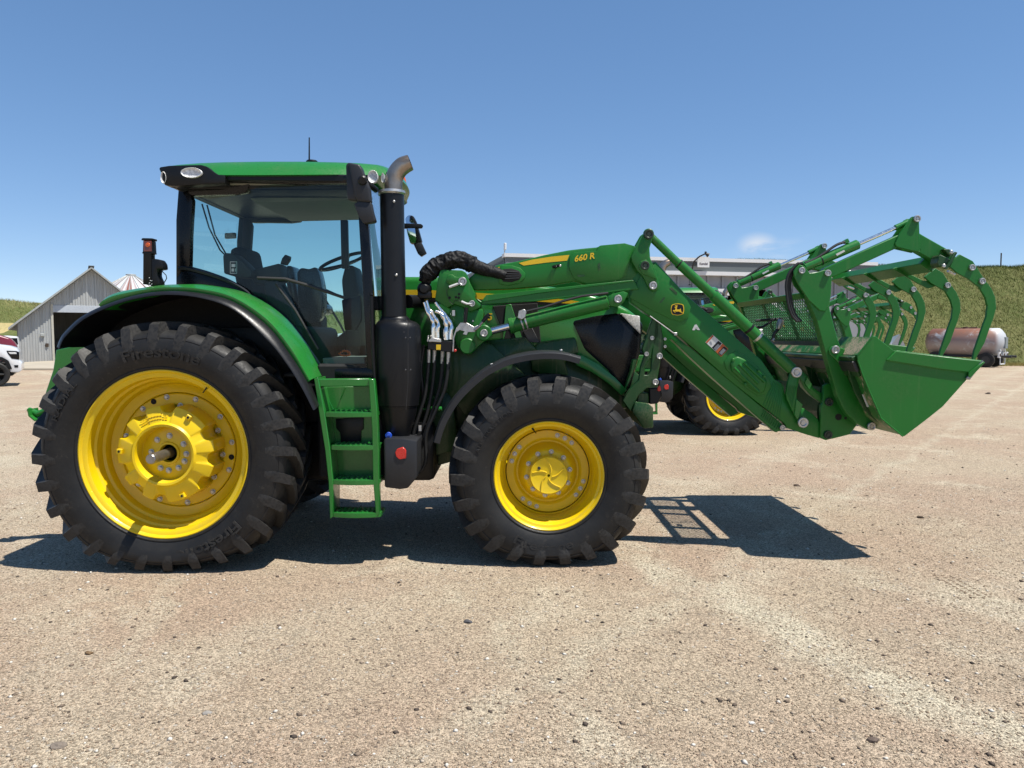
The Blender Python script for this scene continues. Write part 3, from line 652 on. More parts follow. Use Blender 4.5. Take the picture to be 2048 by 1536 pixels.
def ellipse_lamp(px, py, rx, rz, Y, name, parent=tractor):
    o = P(px, py, Y); k = (Y - CAM.y) / F; g = B(); n = 28
    prof = [(0, .0), (.5, .006), (.85, .004), (1, -.004), (1.05, -.002), (1.05, .03)]
    vs = []; fs = []
    for (s, dy) in prof[1:]:
        for i in range(n): a = 2 * math.pi * i / n; vs.append((o.x + rx * k * s * math.cos(a), Y - .012 + dy, o.z + rz * k * s * math.sin(a)))
    for j in range(len(prof) - 2):
        for i in range(n): fs.append((j * n + i, j * n + (i + 1) % n, (j + 1) * n + (i + 1) % n, (j + 1) * n + i))
    fs.append(tuple(range(n))); g.add(vs, fs)
    return obj(name, g, 'reflector', parent, 60)
ellipse_lamp(384, 346, 20, 9.5, RY0 - .016, 'work_lamp'); ellipse_lamp(328, 355.5, 5.2, 11, RY0 - .004, 'work_lamp')
ellipse_lamp(746, 354, 9.5, 12, RY0 + .02, 'work_lamp'); ellipse_lamp(766, 356, 3, 9, RY0 + .06, 'work_lamp')
q = B(); q.pp([(336, 369), (360, 367), (363, 372), (350, 376), (342, 375)], RY0 + .05, RY0 + .2, .004); obj('number_plate_lamp', q, 'grey_plastic', tractor)
q = B(); q.tube([P(618.5, 322, 1.0), P(618.5, 275, 1.0)], [.007, .005], 8); q.lathe([(.05, 0), (.045, .012), (.001, .02)], n=16) if False else None
q.cylb(P(624, 327, 1.0) - Vector((0, 0, .0)), P(624, 321, 1.0), .05, 16, .01); obj('antenna', q, 'black', tractor)
# ------------------------------------------------------------------ exhaust, steps, mirrors
EY = .36
kx = (EY - CAM.y) / F
def vtube(px_list, Y, name, mat, n=28, flat=1.0, parent=tractor):
    """upright body of revolution from (py, left px, right px) rows"""
    vs, fs = [], []
    for (py, xl, xr) in px_list:
        a, c = P(xl, py, Y), P(xr, py, Y); r = (c.x - a.x) / 2; cx = (a.x + c.x) / 2
        for i in range(n):
            t = 2 * math.pi * i / n; cc, ss = math.cos(t), math.sin(t)
            e = 1.0
            vs.append((cx + r * cc, Y + r * ss * flat, a.z))
    m = len(px_list)
    for j in range(m - 1):
        for i in range(n): fs.append((j * n + i, j * n + (i + 1) % n, (j + 1) * n + (i + 1) % n, (j + 1) * n + i))
    fs += [tuple(range(n)), tuple(range((m - 1) * n, m * n))]
    q = B(); q.add(vs, fs); return obj(name, q, mat, parent, 40)
vtube([(388, 762, 806), (388.5, 760, 808), (470, 761, 809), (560, 762.5, 811), (634, 764, 813)], EY, 'exhaust_stack', 'stack_black')
vtube([(381, 765, 803), (382, 758, 810), (387, 757, 811), (390, 760, 808)], EY, 'stack_collar', 'zinc')
vtube([(631, 766, 811), (632, 763, 814), (637, 761, 819), (640, 760, 820), (644, 755, 832), (650, 751, 839), (660, 749, 842), (700, 748, 843), (760, 749, 842), (800, 752, 838), (810, 754, 837)], EY, 'exhaust_canister', 'stack_black', 36, .85)
vtube([(811, 756, 835), (830, 760, 832), (850, 765, 826), (878, 772, 818)], EY, 'canister_skirt', 'stack_black', 36, .85)
q = B(); q.tube([P(813, 640, EY - .20), P(816, 646, EY - .235), P(816, 760, EY - .24), P(812, 820, EY - .22)], .003, 6); q.cyl(P(808, 664, EY - .235), P(808, 664, EY - .22), .006, 8)
for px, py in ((811, 676), (820, 676), (811, 740), (821, 740)): q.cylb(P(px, py, EY - .245), P(px, py, EY - .2), .007, 10, .002)
obj('canister_seam', q, 'dark_steel', tractor)
for px, py in ((788, 403), (792.5, 550)):
    q = B(); q.cylb(P(px, py, EY - .098), P(px, py, EY - .07), .010, 12, .003); obj('stack_screw', q, 'zinc', tractor)
# bent tail pipe, open at the tip
path = [(787, 384), (787, 365), (790, 352), (797, 340), (807, 331), (821, 325)]
pp = [P(x, y, EY) for x, y in smooth_px(path, 4)]
q = B(); q.tube(pp, [.066] * (len(pp) - 4) + [.064, .062, .060, .058], 24, cap=False); q.tube(pp[::-1], [.054, .056, .058, .060] + [.062] * (len(pp) - 4), 24, cap=False)
t_pipe = NT('heat_stained_steel'); c_ = t_pipe.coord(); n_ = t_pipe.noise(c_, 5, 5, .6, .5)
M['pipe'] = t_pipe.bsdf(t_pipe.mix(t_pipe.ramp(n_, .35, .65), (.34, .30, .26, 1), (.20, .135, .085, 1)), .36, .85)
obj('tail_pipe', q, 'pipe', tractor, 40)
q = B(); q.pp([(767, 880), (772, 876), (812, 878), (834, 882), (834, 955), (815, 977), (800, 979), (769, 975)], .16, .52, .014, 2); obj('lower_canister_cover', q, 'grey_plastic', tractor)
q = B(); q.pp(cp([(0, 0)]) and [(790, 905), (794, 898), (806, 894), (812, 900), (812, 917), (798, 919), (792, 913)], .151, .17, .004); obj('reflector', q, 'red', tractor)
q = B(); q.cylb(P(777, 871, .20), P(777, 871, .30), .026, 18, .005); q.box(P(777, 871, .19).x - .012, P(777, 871, .19).x + .012, .185, .205, P(777, 871, .19).z - .006, P(777, 871, .19).z + .006, .002); obj('def_cap', q, 'blue', tractor)
# air intake elbow reaching back to the hood
q = B(); q.tube([P(815, 603, EY + .04), P(836, 603, EY + .15), P(845, 604, EY + .3), P(846, 604, EY + .5)], [.052, .05, .05, .05], 16); q.box(P(742, 590, EY).x, P(765, 590, EY).x, EY, EY + .12, P(742, 620, EY).z, P(742, 592, EY).z, .01); obj('intake_pipe', q, 'black', tractor)
q = B(); q.tube([P(743, 592, .26), P(744, 640, .26), P(746, 700, .26), P(751, 788, .26)], .013, 10); q.tube([P(743, 592, .26), P(741, 585, .33)], .012, 8); q.tube([P(751, 788, .26), P(751, 795, .33)], .012, 8); obj('handrail', q, 'black', tractor)
# black pod above the hoses
q = B(); o = P(849, 578, .50); q.lathe([(.001, -.055), (.03, -.052), (.052, -.03), (.058, 0), (.052, .03), (.03, .055), (.001, .06)], (o.x, o.y, o.z), 20); q.box(o.x - .05, o.x + .055, o.y - .04, o.y + .05, o.z - .075, o.z - .02, .01, 2); obj('hydraulic_pod', q, 'black', tractor)

# ---- steps
SY = .12
q = B(); q.pp([(628, 757), (636, 755), (650, 830), (660, 900), (666, 965), (666, 1034), (660, 1038), (657, 965), (650, 900), (640, 838)], SY, SY + .22, .004); ladder_l = obj('ladder_rail', q, 'green', tractor)
q = B(); q.pp([(737, 758), (748, 758), (754, 820), (757, 900), (759, 1028), (752, 1034), (746, 960), (744, 860)], SY, SY + .07, .004); obj('ladder_rail', q, 'green', tractor)
q = B(); q.pp([(636, 758), (738, 757), (740, 772), (640, 773)], SY + .02, SY + .1, .004); obj('platform_edge', q, 'green', tractor)
q = B(); q.pp([(640, 774), (742, 772), (746, 824), (650, 826)], SY + .20, SY + .22, .003); q.pp([(652, 834), (748, 832), (752, 890), (662, 892)], SY + .20, SY + .22, .003); q.pp([(664, 898), (752, 896), (754, 958), (668, 960)], SY + .20, SY + .22, .003)
for (a, c_) in (((646, 776), (668, 822)), ((690, 776), (680, 800))): q.tube([P(*a, SY + .19), P(*c_, SY + .19)], .004, 6)
obj('ladder_back', q, 'green', tractor)
q = B(); q.pp([(671, 838), (727, 834), (727, 858), (722, 862), (722, 886), (682, 888), (680, 866), (672, 856)], SY + .185, SY + .199, .004, 2); obj('step_panel', q, 'black', tractor)
for i, (yl, yr, xl, xr) in enumerate(((833, 829, 650, 752), (899, 895, 662, 757), (969, 964, 664, 759), (1035, 1029, 665, 761))):
    z = P(700, (yl + yr) / 2, SY).z; x0, x1 = P(xl, yl, SY).x, P(xr, yr, SY).x
    q = B(); pts = [(x0, SY + .01), (x0 + .08, SY - .012), ((x0 + x1) / 2, SY - .022), (x1 - .08, SY - .012), (x1, SY + .01), (x1, SY + .20), (x0, SY + .20)]
    bm = bmesh.new(); a = [bm.verts.new((x, y, z - .012)) for x, y in pts]; c_ = [bm.verts.new((x, y, z + .024)) for x, y in pts]
    bm.faces.new(a[::-1]); bm.faces.new(c_)
    for k in range(7): bm.faces.new((a[k], a[(k + 1) % 7], c_[(k + 1) % 7], c_[k]))
    bmesh.ops.recalc_face_normals(bm, faces=bm.faces[:]); bmesh.ops.bevel(bm, geom=bm.edges[:], offset=.004, segments=2, affect='EDGES', clamp_overlap=True); q.bm(bm)
    for k in range(9):                      # raised grip teeth
        xx = x0 + .03 + k * (x1 - x0 - .06) / 8
        for yy in (SY + .03, SY + .085, SY + .14): q.cyl((xx, yy, z + .022), (xx, yy, z + .031), .009, 8)
    obj('step', q, 'green', tractor)

# ---- mirrors, beacon, warning light
q = B(); q.pp(cr([(135, 190), (165, 155), (310, 180), (340, 220), (390, 420), (430, 620), (280, 650), (160, 640), (150, 560)]), .20, .30, .018, 3)
q.pp(cr([(165, 160), (310, 180), (345, 240), (440, 480), (460, 670), (290, 655), (250, 600), (210, 380)]), .18, .26, .014, 3)
mir = obj('mirror', q, 'grey_plastic', tractor)
q = B(); q.pp(cr([(240, 690), (300, 650), (460, 670), (480, 780), (515, 900), (500, 920), (360, 940), (290, 820)]), .19, .27, .016, 3); obj('mirror_lower', q, 'grey_plastic', tractor)
q = B(); q.cylb(P(725, 361, .16), P(725, 361, .30), .035, 16, .01); q.tube([P(725, 361, .22), P(742, 372, .28), P(752, 380, .36)], .022, 10); obj('mirror_arm', q, 'black', tractor)
# far mirror, seen from inside of its arm
FYM = 2 * YC - .12
q = B(); q.pp(cr([(900, 870), (940, 830), (1000, 840), (1040, 920), (1110, 1170), (1050, 1200), (960, 1195), (920, 1050)]), FYM, FYM + .10, .012, 2); obj('mirror', q, 'black', tractor)
q = B(); q.slab([P(x, y, FYM - .012 - .07 * (y - 428) / 60) for x, y in cr([(900, 880), (945, 835), (985, 840), (1015, 930), (1040, 1150), (1025, 1192), (965, 1190), (922, 1050)])], (0, .004, 0), 0); obj('mirror_glass', q, 'screen', tractor)
q = B(); q.pp(cr([(1000, 1195), (1105, 1180), (1170, 1320), (1100, 1365), (1060, 1330)]), FYM, FYM + .06, .008, 2); obj('mirror_lower', q, 'grey_plastic', tractor)
q = B(); q.pp(cr([(840, 935), (1100, 945), (1125, 965), (1110, 1000), (840, 1005)]), FYM - .05, FYM - .01, .006, 2); obj('mirror_arm', q, 'black', tractor)
q = B(); o = P(805, 368, 1.9); k = (1.9 - CAM.y) / F
vtube([(381, 797, 813), (380, 796, 814), (370, 796, 814)], 1.9, 'beacon_base', 'black', 20); vtube([(369, 797, 813), (360, 797.5, 812), (354, 799, 810), (350, 802, 807)], 1.9, 'beacon', 'orange', 20)
WY = .30
q = B(); q.pp(cw([(240, 210), (265, 175), (490, 180), (480, 225), (250, 225)]), WY, WY + .08, .003); q.pp(cw([(285, 230), (475, 230), (490, 490), (505, 515), (455, 520), (460, 1040), (440, 1200), (280, 1190), (285, 520), (250, 505), (275, 480)]), WY + .004, WY + .074, .006, 2)
q.pp(cw([(440, 630), (560, 630), (660, 650), (715, 740), (730, 860), (600, 870), (590, 1000), (650, 1130), (660, 1220), (430, 1240), (440, 1100)]), WY + .01, WY + .10, .012, 2); obj('warning_lamp', q, 'black', tractor)
q = B(); q.pp(cw([(295, 240), (465, 240), (470, 470), (300, 470)]), WY - .002, WY + .004, .001); wl_ = obj('warning_lens', q, plain('amber_dark_lens', (.20, .035, .012, 1), .15, coat=.6, var=.4, scale=40), tractor)
q = B(); q.lathe([(.001, -.006), (.016, -.004), (.018, 0)], tuple(P(295.5, 490, WY - .002)), 16); obj('warning_reflector', q, 'orange', tractor)
q = B(); q.tube([P(*p, WY + .05) for p in cw([(660, 870), (720, 920), (790, 990), (805, 1060), (760, 1140), (705, 1230)])], .0035, 6); obj('lamp_cable', q, 'hose', tractor)
q = B()
for (x, y) in ((430, 1050), (450, 1110), (480, 1115), (430, 1170), (480, 1190)): o = P(*cw([(x, y)])[0], WY + .002); q.cylb(o + Vector((0, -.006, 0)), o, .0045, 8, .001)
obj('connector_pins', q, 'zinc', tractor)

# ------------------------------------------------------------------ loader
LY0, LY1 = .54, .66; LD = 2 * YC - (LY0 + LY1)          # near boom plane and distance to the far boom
def pair(name, q, mat, dy=LD, far=True):
    o = obj(name, q, mat, tractor)
    if far: shift_copy(o, dy, tractor)
    return o
M['dark_pin'] = plain('painted_pin', (.035, .05, .035, 1), .4, .3, var=.4, scale=60)
pin_b = B(); pin_b.lathe([(.001, -.010), (.012, -.010), (.012, -.006), (.016, -.006), (.022, -.012), (.030, -.012), (.033, -.008), (.033, .010)], n=24); PIN = obj('pin', pin_b, 'zinc', None, 30, True); PINM = PIN.data; bpy.data.objects.remove(PIN)
PIN = obj('pin', pin_b, 'dark_pin', None, 30, True); PIND = PIN.data; bpy.data.objects.remove(PIN)
def pins(lst, Y, far=LD, s=1.0, name='pin', mesh=None):
    PM = mesh or PINM
    for (px, py, k) in lst:
        p = P(px, py, Y); inst(name, PM, tractor, T(p), (0, random.random(), 0), (k * s, s, k * s))
        if far: inst(name, PM, tractor, T(p) + Vector((0, far, 0)), None, (k * s, s, k * s))
# mast
q = B(); q.pp(cm([(190, 640), (235, 330), (260, 260), (300, 250), (540, 260), (590, 290), (640, 420), (710, 560), (700, 620), (780, 700), (760, 740), (640, 790), (560, 730), (440, 690), (350, 740)]), .46, .74, .008, 2); pair('loader_mast', q, 'arm_green')
q = B(); q.pp(cm([(400, 640), (560, 640), (720, 760), (800, 750), (815, 800), (800, 900), (840, 960), (930, 1030), (915, 1100), (740, 1240), (660, 1330), (560, 1330), (480, 1240), (430, 1100), (360, 900)]), .50, .74, .008, 2); pair('mast_base', q, 'arm_green')
q = B(); q.pp(cm([(330, 380), (360, 320), (410, 305), (450, 340), (480, 345), (560, 335), (600, 380), (590, 430), (540, 450), (470, 430), (410, 455), (340, 420)]), .435, .47, .010, 2); obj('pivot_boss', q, 'arm_green', tractor)
q = B(); o = P(*cm([(605, 1230)])[0], .47); q.cylb(o, o + Vector((0, .06, 0)), .062, 32, .008); obj('base_boss', q, 'arm_green', tractor)
q = B(); o = P(*cm([(815, 1060)])[0], .44); q.cylb(o, o + Vector((0, .10, 0)), .062, 32, .008); obj('cylinder_boss', q, 'arm_green', tractor)
pins([(925, 563, 1.0), (968, 666, .9)], .432, None); pins([(944, 607, .75)], .455, None)
for px, py in cm([(380, 610), (460, 605), (500, 565), (495, 610)]): inst('bolt_hole', HOLE, tractor, T(P(px, py, .4575)), None, (.45, 1, .45))
q = B(); q.tube([P(*p, .43) for p in cm([(540, 410), (470, 440), (375, 475)])], [.006, .010, .010], 8); q.tube([P(*p, .43) for p in cm([(660, 690), (600, 690), (530, 660)])], [.006, .009, .009], 8); obj('lock_handle', q, 'white', tractor)
q = B(); q.tube([P(*p, .445) for p in cm([(375, 475), (340, 520), (350, 580), (380, 660), (420, 700), (450, 640), (530, 660)])], .0025, 6); obj('lock_cable', q, 'hose', tractor)
# coupler levers
q = B(); q.pp(cp([(520, 1370), (535, 1100), (590, 940), (680, 815), (800, 820), (940, 900), (1010, 870), (1030, 900), (960, 1000), (830, 1000), (800, 1060), (720, 1040), (760, 990), (670, 960), (600, 1000), (560, 1110), (550, 1380)]), .385, .40, .002, 1); obj('coupler_lever', q, 'zinc', tractor)
q = B(); q.tube([P(*p, .38) for p in cm([(595, 735), (585, 820), (578, 930)])], [.016, .015, .014], 12); q.tube([P(*p, .38) for p in cm([(890, 820), (850, 860), (800, 920)])], [.014, .017, .013], 12); obj('lever_grip', q, 'black', tractor)
q = B(); q.tube([P(*p, .38) for p in cm([(800, 920), (750, 985), (690, 1030)])], .010, 8); obj('lever_shaft', q, 'steel', tractor)
q = B(); q.cylb(P(946, 642, .49), P(946, 642, .52), .008, 10, .002); o = P(907, 626, .46); q.box(o.x - .012, o.x + .012, .45, .47, o.z - .025, o.z + .02, .003); obj('mast_bolt', q, 'zinc', tractor)
# multi-coupler block and hydraulic lines
q = B(); q.pp(cp([(50, 1190), (300, 1210), (310, 1170), (520, 1180), (500, 1390), (320, 1370), (200, 1350), (50, 1330)]), .36, .44, .004); blk = obj('hydraulic_coupler', q, 'black', tractor)
q = B(); q.pp(cp([(215, 1240), (305, 1240), (300, 1340), (215, 1340)]), .3575, .359, 0); obj('coupler_label', q, 'decal_yellow', tractor)
q = B(); o = P(*cp([(578, 1355)])[0], .38); q.cylb(o, o + Vector((0, .03, 0)), .011, 12, .003); obj('coupler_button', q, 'red', tractor)
q = B(); q.pp(cp([(60, 1160), (130, 1100), (180, 1110), (300, 1130), (310, 1200), (170, 1190), (60, 1190)]), .355, .45, .004); q.pp(cp([(30, 1180), (50, 1060), (75, 1060), (60, 1190)]), .37, .42, .003); obj('coupler_plate', q, 'zinc', tractor)
for i, pth in enumerate(([(150, 1110), (150, 960), (160, 850), (120, 740), (60, 640), (10, 520), (-20, 430)], [(245, 1110), (240, 960), (265, 850), (200, 730), (130, 620), (80, 560), (30, 400)], [(410, 1150), (400, 1000), (410, 880), (370, 740), (300, 640), (200, 600)], [(490, 1140), (500, 1000), (510, 880), (450, 760), (370, 660), (270, 530), (200, 430)])):
    pts = smooth_px(cp(pth), 3); q = B(); n = len(pts); rr = []
    for j in range(n):
        u = j / (n - 1); r = .021 if u < .22 else .0155 + (.005 if (int(u * 14) % 3 == 0) else 0)
        rr.append(r if u < .78 else .012)
    q.tube([P(x, y, .41 + .02 * (i % 2)) for x, y in pts], rr, 12); obj('hydraulic_fitting', q, 'chrome', tractor)
for i, pth in enumerate(([(858, 703), (856, 740), (850, 790), (838, 830), (826, 870), (822, 930), (826, 948)], [(869, 703), (868, 740), (862, 790), (850, 840), (834, 880), (829, 930), (834, 946)], [(885, 705), (884, 740), (878, 780), (862, 830), (846, 880), (844, 920), (838, 944)], [(897, 706), (896, 735), (889, 780), (870, 825), (852, 870), (852, 915), (846, 936), (832, 950)], [(848, 690), (842, 740), (846, 800), (832, 850), (820, 900), (819, 952)])):
    q = B(); q.tube([P(x, y, .42 + .03 * (i % 3)) for x, y in smooth_px(pth, 4)], .0135, 10); obj('hydraulic_hose', q, 'hose', tractor)
    if i < 4:
        q = B(); a, c_ = pth[0], (pth[0][0] - 1, pth[0][1] + 22); q.tube([P(a[0], a[1] - 4, .42 + .03 * (i % 3)), P(c_[0], c_[1], .42 + .03 * (i % 3))], [.016, .014], 10); obj('hose_ferrule', q, 'zinc', tractor)
q = B(); q.tube([P(824, 920, .36), P(827, 936, .36), P(829, 948, .36)], [.011, .012, .012], 10); q.box(P(840, 856, .4).x - .01, P(840, 856, .4).x + .012, .39, .41, P(840, 862, .4).z, P(840, 851, .4).z, .001); obj('hose_clip', q, 'zinc', tractor)
# wrinkled fabric sleeve over the hose bundle
sp = [P(x, y, Y) for (x, y), Y in zip(smooth_px([(849, 566), (856, 548), (872, 533), (892, 524), (915, 519), (935, 524), (955, 534), (975, 541), (995, 546), (1012, 552)], 14), [.50 + .0003 * i for i in range(200)])]
n = len(sp); rs_ = random.Random(4); ring = []
lump = [rs_.uniform(-1, 1) for _ in range(n)]; q = B(); seg = 44; vs = []
for j in range(n):
    u = j / (n - 1); r0 = (.060 if u < .6 else .060 - .022 * (u - .6) / .4) * min(1, .6 + u * 4)
    t_ = (sp[min(n - 1, j + 1)] - sp[max(0, j - 1)]).normalized(); e1 = Vector((0, 1, 0)); e2 = t_.cross(e1).normalized(); amp = .32 if u < .62 else .14
    for k in range(seg):
        a = 2 * math.pi * k / seg
        d_ = e1 * math.cos(a) + e2 * math.sin(a); p_ = sp[j] + d_ * r0; w_ = Vector((p_.x * 16 + t_.x * 2, p_.y * 16, p_.z * 16))
        f1 = 1 - 2 * abs(mnoise.noise(w_)); f2 = 1 - 2 * abs(mnoise.noise(w_ * 2.3 + Vector((5, 1, 3)))); f3 = mnoise.noise(w_ * 5.1)
        r = r0 * (.86 + amp * (.75 * f1 + .45 * f2 + .25 * f3)); vs.append(sp[j] + d_ * r)
q.add(vs, [(j * seg + k, j * seg + (k + 1) % seg, (j + 1) * seg + (k + 1) % seg, (j + 1) * seg + k) for j in range(n - 1) for k in range(seg)] + [tuple(range(seg)), tuple(range((n - 1) * seg, n * seg))])
sl = obj('hose_sleeve', q, 'fabric', tractor, 60)
md = sl.modifiers.new('s', 'SUBSURF'); md.levels = 1; md.render_levels = 1
# boom
boom_rear = c5([(440, 480), (520, 408), (700, 352), (860, 322), (1050, 277), (1250, 237), (1390, 221), (1478, 214), (1500, 200), (1690, 182), (1775, 205), (1850, 290), (1930, 420), (1960, 520), (1900, 565), (1700, 520), (1390, 515), (1300, 480), (1100, 517), (800, 542), (520, 552), (455, 530)])
q = B(); q.pp(boom_rear, LY0, LY1, .012, 2); boom_r = pair('boom_rear', q, 'arm_green')
boom_front = [(1262, 560), (1288, 528), (1312, 523), (1343, 557), (1373, 590), (1427, 636), (1484, 686), (1523, 720), (1550, 759), (1565, 768), (1571, 790), (1585, 818), (1607, 816), (1626, 828), (1637, 839), (1640, 848), (1640, 877), (1612, 869), (1574, 856), (1568, 846), (1459, 761), (1395, 703), (1331, 650), (1300, 632), (1262, 605)]
q = B(); q.pp(boom_front, LY0 - .002, LY1 + .002, .010, 2); pair('boom_front', q, 'arm_green')
q = B(); q.pp(c5([(1255, 290), (1290, 255), (1470, 243), (1478, 214), (1500, 200), (1690, 182), (1770, 205), (1745, 300), (1700, 440), (1640, 478), (1400, 510), (1290, 460), (1252, 380)]), LY0 - .010, LY0 + .01, .005, 2); obj('boom_plate', q, 'arm_green', tractor)
q = B(); q.pp(c6([(60, 560), (130, 420), (230, 335), (330, 442), (425, 560), (455, 620), (440, 690), (390, 715), (330, 700), (200, 640)]), LY0 - .012, LY0, .006, 2); obj('knee_plate', q, 'arm_green', tractor)
q = B()
for pts in (c6([(318, 500), (332, 495), (368, 530), (364, 542), (350, 535)]), c6([(250, 590), (282, 555), (290, 562), (264, 596)]), c5([(1480, 345), (1495, 335), (1500, 380), (1488, 400)]), c5([(1315, 432), (1370, 430), (1380, 442), (1330, 450)])): q.pp(pts, LY0 - .0135, LY0 - .009, 0)
obj('plate_slot', q, 'dark_green', tractor)
q = B(); q.pp([(1343, 678), (1380, 694), (1440, 744), (1562, 846), (1570, 857), (1552, 865), (1430, 760), (1382, 716)], LY0 + .012, LY1 - .012, .004); pair('parking_stand', q, 'arm_green')
q = B(); q.tube([P(1350, 668, LY0 - .004), P(1300, 632, LY0 - .004)], .004, 6); o = P(1351, 668, LY0 - .01); q.box(o.x - .012, o.x + .012, LY0 - .02, LY0, o.z - .012, o.z + .012, .003); obj('boom_line', q, 'zinc', tractor)
# ribbed access cover
q = B(); q.pp(c6([(665, 970), (700, 925), (745, 900), (800, 930), (880, 1000), (960, 1080), (970, 1130), (940, 1180), (880, 1190), (820, 1150), (720, 1060), (680, 1020)]), LY0 - .010, LY0 + .01, .006, 2)
cov = obj('cover_pad', q, 'arm_green', tractor)
q = B(); q.pp(c6([(708, 985), (720, 950), (755, 935), (800, 955), (920, 1055), (945, 1100), (930, 1160), (890, 1178), (850, 1150), (760, 1070), (715, 1030)]), LY0 - .040, LY0 - .008, .016, 3); cover = obj('access_cover', q, 'arm_green', tractor)
q = B()
for (a, c_) in (((730, 1010), (890, 1165)), ((760, 985), (885, 1110)), ((790, 975), (925, 1100))): q.tube([P(*c6([a])[0], LY0 - .042), P(*c6([c_])[0], LY0 - .042)], .011, 10)
obj('cover_rib', q, 'arm_green', tractor)
q = B()
for p in ((727, 960), (890, 1030), (805, 1115), (925, 1065)): o = P(*c6([p])[0], LY0 - .050); q.cylb(o, o + Vector((0, .02, 0)), .012, 12, .003)
obj('cover_bolts', q, 'arm_green', tractor)
for i in range(8):
    a = c6([(985 + i * 9, 1095 + i * 4)])[0]; c_ = c6([(915 + i * 14, 1250 + i * 16)])[0]
    q = B(); q.tube([P(*a, LY0 - .003), P(*c_, LY0 - .003)], .003, 6); obj('grip_rib', q, 'arm_green', tractor)
for i in range(9):
    a = c6([(930 + i * 12, 1275 + i * 11)])[0]; c_ = c6([(905 + i * 12, 1325 + i * 10)])[0]
    q = B(); q.tube([P(*a, LY0 - .003), P(*c_, LY0 + .008)], .003, 6); obj('grip_rib', q, 'arm_green', tractor)
# knuckle, levelling link, guide bar, lift cylinder
q = B(); q.pp(c5([(1742, 285), (1770, 225), (1845, 100), (1880, 75), (1912, 92), (1917, 130), (1887, 220), (1893, 300), (1932, 390), (1965, 500), (1960, 545), (1920, 566), (1885, 545), (1835, 445), (1790, 400), (1748, 325)]), LY0 - .045, LY0 - .014, .008, 2); knuckle = pair('knuckle_plate', q, 'arm_green')
q = B(); q.pp(c5([(1800, 370), (1815, 325), (1860, 310), (1900, 350), (1950, 470), (1830, 425)]), LY0 - .056, LY0 - .044, .008, 2); obj('knuckle_cap', q, 'arm_green', tractor)
q = B(); q.prism(PXZ(c5([(1742, 285), (1845, 100), (1880, 75), (1917, 130), (1887, 220), (1893, 300), (1932, 390), (1900, 560), (1835, 445), (1790, 400)]), LY0 - .045), LY1 + .014, LY1 + .045, .006); pair('knuckle_plate', q, 'arm_green')
pins([(1297.5, 468.5, 1.15), (1290, 531, 1.05)], LY0 - .055, None, mesh=PIND); pins([(1306, 571, .95)], LY0 - .055, None)
ly = (LY0 + LY1) / 2
def axis_tube(name, px0, px1, r0, mat, Y=ly, n=20, r1=None):
    q = B(); q.cylb(P(*px0, Y), P(*px1, Y), r0, n, min(.006, r0 * .4)); return q
LINKY = LY0 - .005
q = axis_tube('x', (1300, 472), (1357, 527), .031, 0, LINKY); q.cylb(P(1355, 525, LINKY), P(1428, 592, LINKY), .037, 20, .006); q.cylb(P(1426, 590, LINKY), P(1584, 739, LINKY), .046, 24, .008); q.cylb(P(1297, 468, LINKY - .03), P(1297, 468, LINKY + .1), .042, 20, .006); pair('levelling_link', q, 'arm_green')
q = B(); q.cylb(P(1496, 656, LINKY), P(1500, 660, LINKY), .0475, 24, .002); obj('link_band', q, 'black', tractor)
q = B(); q.cylb(P(1357, 527, LINKY), P(1359.5, 529, LINKY), .0385, 24, .002); obj('link_band', q, 'black', tractor)
q = B(); q.cylb(P(1514, 672, LINKY), P(1518, 676, LINKY), .049, 24, .002); o = P(1521, 665, LINKY); q.box(o.x - .015, o.x + .01, LINKY - .02, LINKY + .02, o.z - .01, o.z + .025, .004); obj('link_clamp', q, 'zinc', tractor)
q = B()
for i in range(7):
    u = i / 6; a = P(1566 + 17 * u, 712 + 22 * u, LINKY - .02); q.tube([a, a + Vector((.012, .0, -.030))], .004, 6)
obj('link_grip', q, 'arm_green', tractor)
q = B(); q.pp(c5([(520, 615), (560, 640), (1000, 575), (1740, 475), (1770, 480), (1805, 545), (1760, 550), (1000, 640), (570, 665), (540, 640)]), LY0 - .03, LY0 - .005, .005, 1); q.pp(c5([(600, 590), (1750, 472), (1770, 482), (1000, 578), (560, 645)]), LY0 - .04, LY0 - .02, .003); pair('guide_bar', q, 'arm_green')
CYY = .60
q = B(); q.cylb(P(1020, 652, CYY - .07), P(1216, 604, CYY - .07), .056, 28, .008); q.cylb(P(1018, 652.5, CYY - .07), P(1028, 650, CYY - .07), .062, 28, .006); lift = pair('lift_cylinder', q, 'arm_green')
q = B(); q.cylb(P(972, 665, CYY - .07), P(1025, 651, CYY - .07), .029, 24, .002); pair('lift_rod', q, 'chrome')
q = B(); q.pp(c5([(1560, 600), (1600, 580), (1680, 560), (1720, 575), (1690, 640), (1640, 685), (1580, 680), (1555, 650)]), LY0 - .06, LY0 + .04, .008, 2); pair('cylinder_lug', q, 'arm_green'); pins([(1236, 598, .95)], LY0 - .064, None)
q = B(); q.cylb(P(1042, 647, CYY - .07), P(1045, 646, CYY - .07), .060, 28, .001); q.cylb(P(1050, 645, CYY - .07), P(1053, 644, CYY - .07), .060, 28, .001); obj('cylinder_band', q, 'zinc', tractor)
q = B(); q.pp(c5([(855, 715), (900, 700), (918, 720), (910, 765), (880, 785), (845, 770)]), LY0 - .09, LY0 - .03, .004); obj('cylinder_port', q, 'zinc', tractor)
q = B(); q.tube([P(*p, LY0 - .06) for p in c5([(915, 720), (1050, 690), (1200, 640), (1350, 600), (1560, 575)])], .010, 8); obj('cylinder_hose', q, 'hose', tractor)
